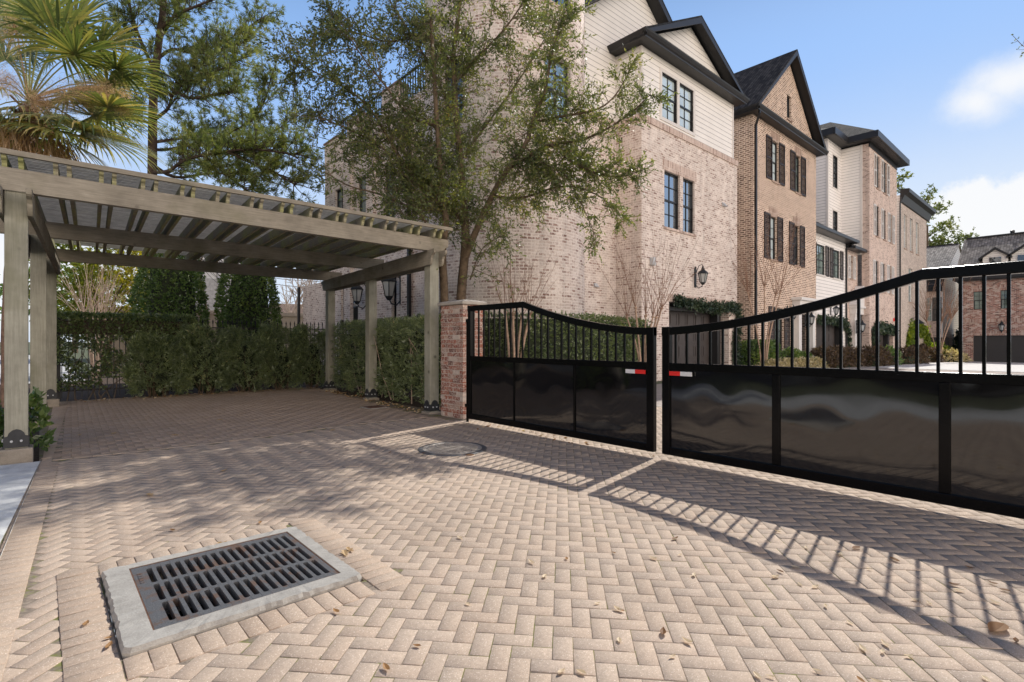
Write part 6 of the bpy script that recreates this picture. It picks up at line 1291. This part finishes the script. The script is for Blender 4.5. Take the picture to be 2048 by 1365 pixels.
for k, u in enumerate((1540, 1563, 1586, 1607, 1625)):
    x = onY(u, 700, 9.0).x; leafy('cream_shrub', ['leftmost low cream leaved shrub, in front of the box hedge', 'second low cream leaved shrub from the box hedge', 'middle one of the five low cream leaved shrubs', 'fourth low cream leaved shrub, before the white door surround', 'rightmost low cream leaved shrub, before the corner of the brown house'][k], 'shrub', (x, 9.0, 0), .78, .5, .42, 260, CREAML, .12, .06, 'low cream leaved shrubs')
for k, (u, y) in enumerate(((1643, 9.6), (1662, 9.5), (1681, 9.6), (1698, 9.5), (1742, 9.0), (1757, 9.1), (1777, 9.0), (1817, 8.9), (1832, 8.8))):
    x = onY(u, 700, y).x; lab = ['leftmost burgundy shrub before the white house garage', 'second burgundy shrub before the white house garage', 'third burgundy shrub before the white house garage', 'burgundy shrub left of the pedimented door', 'burgundy shrub right of the pedimented door', 'burgundy shrub before the creeper column of the tall house', 'burgundy shrub before the garage of the tall house', 'burgundy shrub left of the yellow green vine', 'burgundy shrub under the yellow green vine'][k]
    leafy('burgundy_shrub', lab, 'shrub', (x, y, g0(x)), 1.15+.01*(x-34)*2, .6, .95+.012*(x-34), 300, PURPL if k not in (6,) else CONEL, .16, .08, 'burgundy shrubs along the fronts')
for k, (u, D_, m, lab, rx, h) in enumerate([(1868, 46, VINEL, 'bright green shrub behind the far crape myrtle', 1.5, 1.5), (1893, 45, CREAML, 'yellow green low planting right of the far crape myrtle', 1.6, .9), (1851, 44, PURPL, 'burgundy shrub left of the far crape myrtle', 1.2, 1.2), (1928, 54, IVYL, 'dark climbing shrub left of the wide garage of the red house', 1.0, 3.2), (1918, 56, IVYL, 'narrow dark shrub at the corner of the red house', .7, 2.6)]):
    p = at(u, 682.5, D_); leafy('street_planting', lab, 'shrub', (p.x, p.y, -.5), rx, rx*.8, h, 300, m, .24, .13)
# tree showing over the far roofs
p = at(1862, 682.5, 82); t = thing('roof_top_tree', 'tree with sparse leafy branches rising behind the grey brown house', 'tree', (p.x, p.y, -.5)); b = MB(); P = []
tr = [Vector((p.x-3, p.y, -.5)), Vector((p.x-3, p.y, 10)), Vector((p.x-2.6, p.y, 19))]; b.tube(tr, [.35, .25, .12], 7)
for (pts) in ([(1828, 500), (1845, 450), (1862, 425), (1885, 415)], [(1830, 480), (1840, 430), (1850, 400), (1862, 385)], [(1835, 500), (1860, 470), (1885, 455), (1900, 452)], [(1840, 505), (1850, 500), (1862, 494), (1878, 492)], [(1840, 490), (1868, 482), (1890, 483)], [(1835, 505), (1865, 492), (1900, 490), (1922, 478), (1936, 474)], [(1785, 395), (1795, 372), (1801, 355)]):
    l = smooth_line([at(u, v, 82) for u, v in pts], 2); b.tube(l, [.11-.08*i/len(l) for i in range(len(l))], 5, False); rs = resample(l, .4)
    for i in range(int(len(rs)*.4), len(rs)):
        for _ in range(7): P.append(tuple(rs[i]+Vector(rng.normal(size=3))*Vector((.55, .55, .42)).length*.62))
b.build('trunk', BARK, t); P = np.array(P); q, d_, l, w_ = shoots(P, rng.normal(size=P.shape)+np.array([0, 0, .5]), 9, .5, .40, .17, .9); leaves('crown', q, d_, l, w_, PINEL, t, clump_rnd(q, .7, .6))
# overhanging twig at the right edge
t = thing('bare_twig_tree', 'bare dark twig with a few buds reaching in at the right edge of the sky', 'tree', (at(2700, 140, 9.5).x, at(2700, 140, 9.5).y, 0)); q0 = at(2700, 140, 9.5); b = MB(); b.tube([(q0.x, q0.y, 0), (q0.x+.1, q0.y, 3), q0+Vector((0, 0, .2)), q0+Vector((.2, -.3, 3))], [.16, .13, .09, .03], 7); b.build('trunk', BARK, t, smooth=True); b = MB(); l = [q0, at(2400, 175, 9.3), at(2200, 140, 9.2), at(2110, 128, 9), at(2060, 98, 9), at(2045, 92, 9), at(2024, 70, 9)]; b.tube(l, [.05, .03, .014, .009, .006, .005, .003], 5)
for (u, v, u2, v2) in ((2060, 98, 2040, 112), (2045, 92, 2052, 72), (2036, 82, 2028, 86), (2050, 100, 2034, 100)): b.tube([at(u, v, 9), at(u2, v2, 9)], [.004, .002], 4)
b.build('twig', BARK, t); P = np.array([tuple(at(u, v, 9)) for u, v in ((2024,70),(2030,82),(2028,86),(2034,78),(2040,112),(2052,72),(2034,100),(2040,95),(2046,104))]); 
for q_ in P: q, d_, l2, w_ = shoots(q_[None], rng.normal(size=(1, 3)), 5, .02, .03, .018, .9); leaves('bud', q, d_, l2, w_, HEDL, t)

# ------------------------------------------------------------------ fallen leaves
def fallen(u, v, s, kind, lobed=False):
    p = gp(u, v, .01); a = random.uniform(0, 6.28); L_, W_ = s, s*random.uniform(.38, .5); b = MB(); nx = 7; vs = []; fs = []
    cu = random.uniform(.12, .4) if s < .1 else .1
    for i in range(nx):
        f = i/(nx-1); w_ = W_*.5*math.sin(math.pi*min(1, max(.02, f**.85)))*((1.25 if i % 2 else .45) if lobed else 1); z = .003+L_*cu*(2*f-1)**2*.5
        for sd_ in (-1, 0, 1):
            x, y = (f-.5)*L_, sd_*w_; vs.append((p.x+x*math.cos(a)-y*math.sin(a), p.y+x*math.sin(a)+y*math.cos(a), z+abs(sd_)*w_*.45+.004))
    for i in range(nx-1):
        for k in (0, 1): o = i*3+k; fs.append((o, o+1, o+4, o+3))
    b.add(vs, fs, {'pale': .93, 'tan': .62, 'orange': .35, 'brown': .08}[kind]+random.uniform(-.06, .06)); o = b.build('fallen_leaf', LITT)
    sc = {'pale': 'curled pale cream dry leaf lying on the brick paving', 'tan': 'lobed tan oak leaf lying near the storm drain and pad', 'orange': 'small orange dry leaf lying on the brick paving', 'brown': 'dark brown curled leaf lying on the brick paving'}[kind]
    tag(o, sc, 'leaf', {'pale': 'pale fallen leaves', 'tan': 'tan oak leaves', 'orange': 'orange fallen leaves', 'brown': 'brown fallen leaves'}[kind])
for (u, v) in [(1063, 1124), (1089, 1152), (935, 1207), (920, 1075), (1237, 1219), (1195, 1206), (1238, 1279), (1123, 1342), (1162, 1343), (1306, 1116), (1360, 1109), (1345, 1312), (1374, 1282), (1388, 1149), (1591, 1134), (1551, 1153), (1630, 1173), (1739, 1137), (1634, 1340), (1651, 1211), (1725, 1296), (1770, 1287), (1765, 1302), (1831, 1199), (1858, 1206), (1918, 1180), (1990, 1204), (1925, 1273), (1515, 1351), (1540, 1352), (1817, 1311), (1972, 1357), (1753, 1362), (1600, 1168), (1680, 1108), (1555, 1063), (1700, 1245), (1612, 1095)]: fallen(u, v, random.uniform(.035, .06), 'pale')
for (u, v) in [(447, 942), (300, 990), (350, 870), (440, 840), (445, 1088), (690, 1107), (625, 1125), (665, 860), (700, 1100), (160, 870), (228, 867)]: fallen(u, v, random.uniform(.08, .12), 'tan', True)
for (u, v) in [(520, 1045), (537, 1000), (172, 1247), (217, 1292), (834, 1291), (1133, 1117), (1227, 1105), (672, 1222), (773, 1336), (345, 1060), (218, 1275), (1242, 1220), (1722, 1360), (780, 905), (600, 905)]: fallen(u, v, random.uniform(.035, .06), 'orange')
for (u, v) in [(1350, 1077), (1560, 1142), (1712, 1096), (1908, 1169), (1985, 1166), (2010, 1180), (2032, 1281), (1326, 1264), (1940, 1135), (1790, 1120)]: fallen(u, v, random.uniform(.05, .075), 'brown')
fallen(1995, 1258, .15, 'brown')

m = 520; f = rng.random(m); P = np.concatenate([np.stack([5.32+.09*(8.4+5.6*f[:300]-8.2)+rng.normal(0, .10, 300), 8.4+5.6*f[:300], .006+.02*rng.random(300)], 1), np.stack([.6+5.2*f[300:480], 15.1+rng.normal(0, .16, 180), .006+.02*rng.random(180)], 1), np.stack([5.3+rng.normal(0, .12, 40), 3.2+3.8*f[480:], .008+.01*rng.random(40)], 1)])
D = rng.normal(size=P.shape)*np.array([1, 1, .12]); o = leaves('leaf_litter', P, D, .05+.03*rng.random(len(P)), .025, LITT, None); tag(o, 'scatter of small dry leaves along the foot of the hedges and gate', 'leaf litter', kind='stuff')
# ------------------------------------------------------------------ across the walk behind the photographer: what the gloss of the gate mirrors
P = []; 
for k in range(9):
    c_ = Vector((-14.5+random.uniform(-1, 1), 1+k*3.6, 1.9)); m = 420; v = unit(rng.normal(size=(m, 3))); r = rng.random(m)**.4; P.append(np.array(c_)+v*r[:, None]*np.array([2.0, 2.4, random.uniform(1.7, 2.5)]))
P = np.concatenate(P); q, d_, l, w_ = shoots(P, rng.normal(size=P.shape), 5, .4, .34, .2, .9)
o = leaves('mirrored_tree_row', q, d_, l, w_, HEDL, None, clump_rnd(q, .8)); tag(o, 'unseen row of dark leafy trees added for the gate panels to mirror', 'trees', kind='stuff')  # unseen tree row added to darken the reflection in the gate panels
t = thing('parked_car', 'dark parked car mirrored in the gloss of the right gate leaf', 'car', (-6.3, 3.4, .012)); CP = mat('car_paint', (.012,.013,.016), .12, .5)[0]; TY = simple('tyre', (.015,.015,.015), .85); RM = simple('alloy', (.4,.41,.42), .3, .1, 5, 0, .5, .8)
sec = [(1.05, .42, .62, .62), (1.12, .32, .74, .78), (1.5, .26, .82, .88), (2.2, .24, .93, .92), (3.4, .24, .96, .93), (4.6, .24, .92, .92), (5.2, .26, .84, .88), (5.62, .34, .72, .76), (5.7, .45, .62, .6)]
b = MB(); vs = []; fs = []
for (y, z0, z1, hw) in sec: vs += [(-6.3-hw*.9, y, z0), (-6.3-hw, y, (z0+z1)/2), (-6.3-hw*.93, y, z1), (-6.3+hw*.93, y, z1), (-6.3+hw, y, (z0+z1)/2), (-6.3+hw*.9, y, z0)]
for i in range(len(sec)-1):
    for k in range(6): fs.append((6*i+k, 6*i+(k+1) % 6, 6*i+6+(k+1) % 6, 6*i+6+k))
fs += [tuple(range(5, -1, -1)), tuple(range(6*len(sec)-6, 6*len(sec)))]; b.add(vs, fs); b.build('body', CP, t, smooth=True, bevel=.03)
cs = [(1.7, .90, .84, .02), (2.35, .92, .80, .44), (3.2, .93, .76, .53), (3.9, .93, .77, .48), (4.65, .90, .83, .02)]
for nm, mm, a, c_ in (('window', GLD, 0, .8), ('roof', CP, .8, 1)):
    b = MB(); vs = []; fs = []
    for (y, z, hw, h) in cs: vs += [(-6.3-hw*(1-.22*a*h/.53), y, z+h*a), (-6.3-hw*(1-.22*c_*h/.53)+(.0 if a == 0 else .06), y, z+h*c_), (-6.3+hw*(1-.22*c_*h/.53)-(.0 if a == 0 else .06), y, z+h*c_), (-6.3+hw*(1-.22*a*h/.53), y, z+h*a)]
    for i in range(len(cs)-1):
        for k in range(3): fs.append((4*i+k, 4*i+k+1, 4*i+5+k, 4*i+4+k))
    b.add(vs, fs); b.build(nm, mm, t, smooth=nm == 'roof')
for y in (2.0, 4.75):
    for sx_ in (-1, 1):
        x = -6.3+sx_*.84; b = MB(); b.tube([(x-.10, y, .345), (x+.10, y, .345)], .335, 24); o = b.build('wheel', TY, t, bevel=.02); b = MB(); b.tube([(x+sx_*.08, y, .345), (x+sx_*.108, y, .345)], .21, 16); b.build('rim', RM, o)
for sx_ in (-1, 1): b = MB(); b.box(-6.3+sx_*.62-.14, -6.3+sx_*.62+.14, 5.55, 5.66, .6, .7); b.build('headlight', LGL, t, bevel=.02)
for sx_ in (-1, 1): b = MB(); b.box(-6.3+sx_*.98-.09, -6.3+sx_*.98+.09, 4.1, 4.2, .92, 1.04); b.build('mirror', CP, t, bevel=.02)
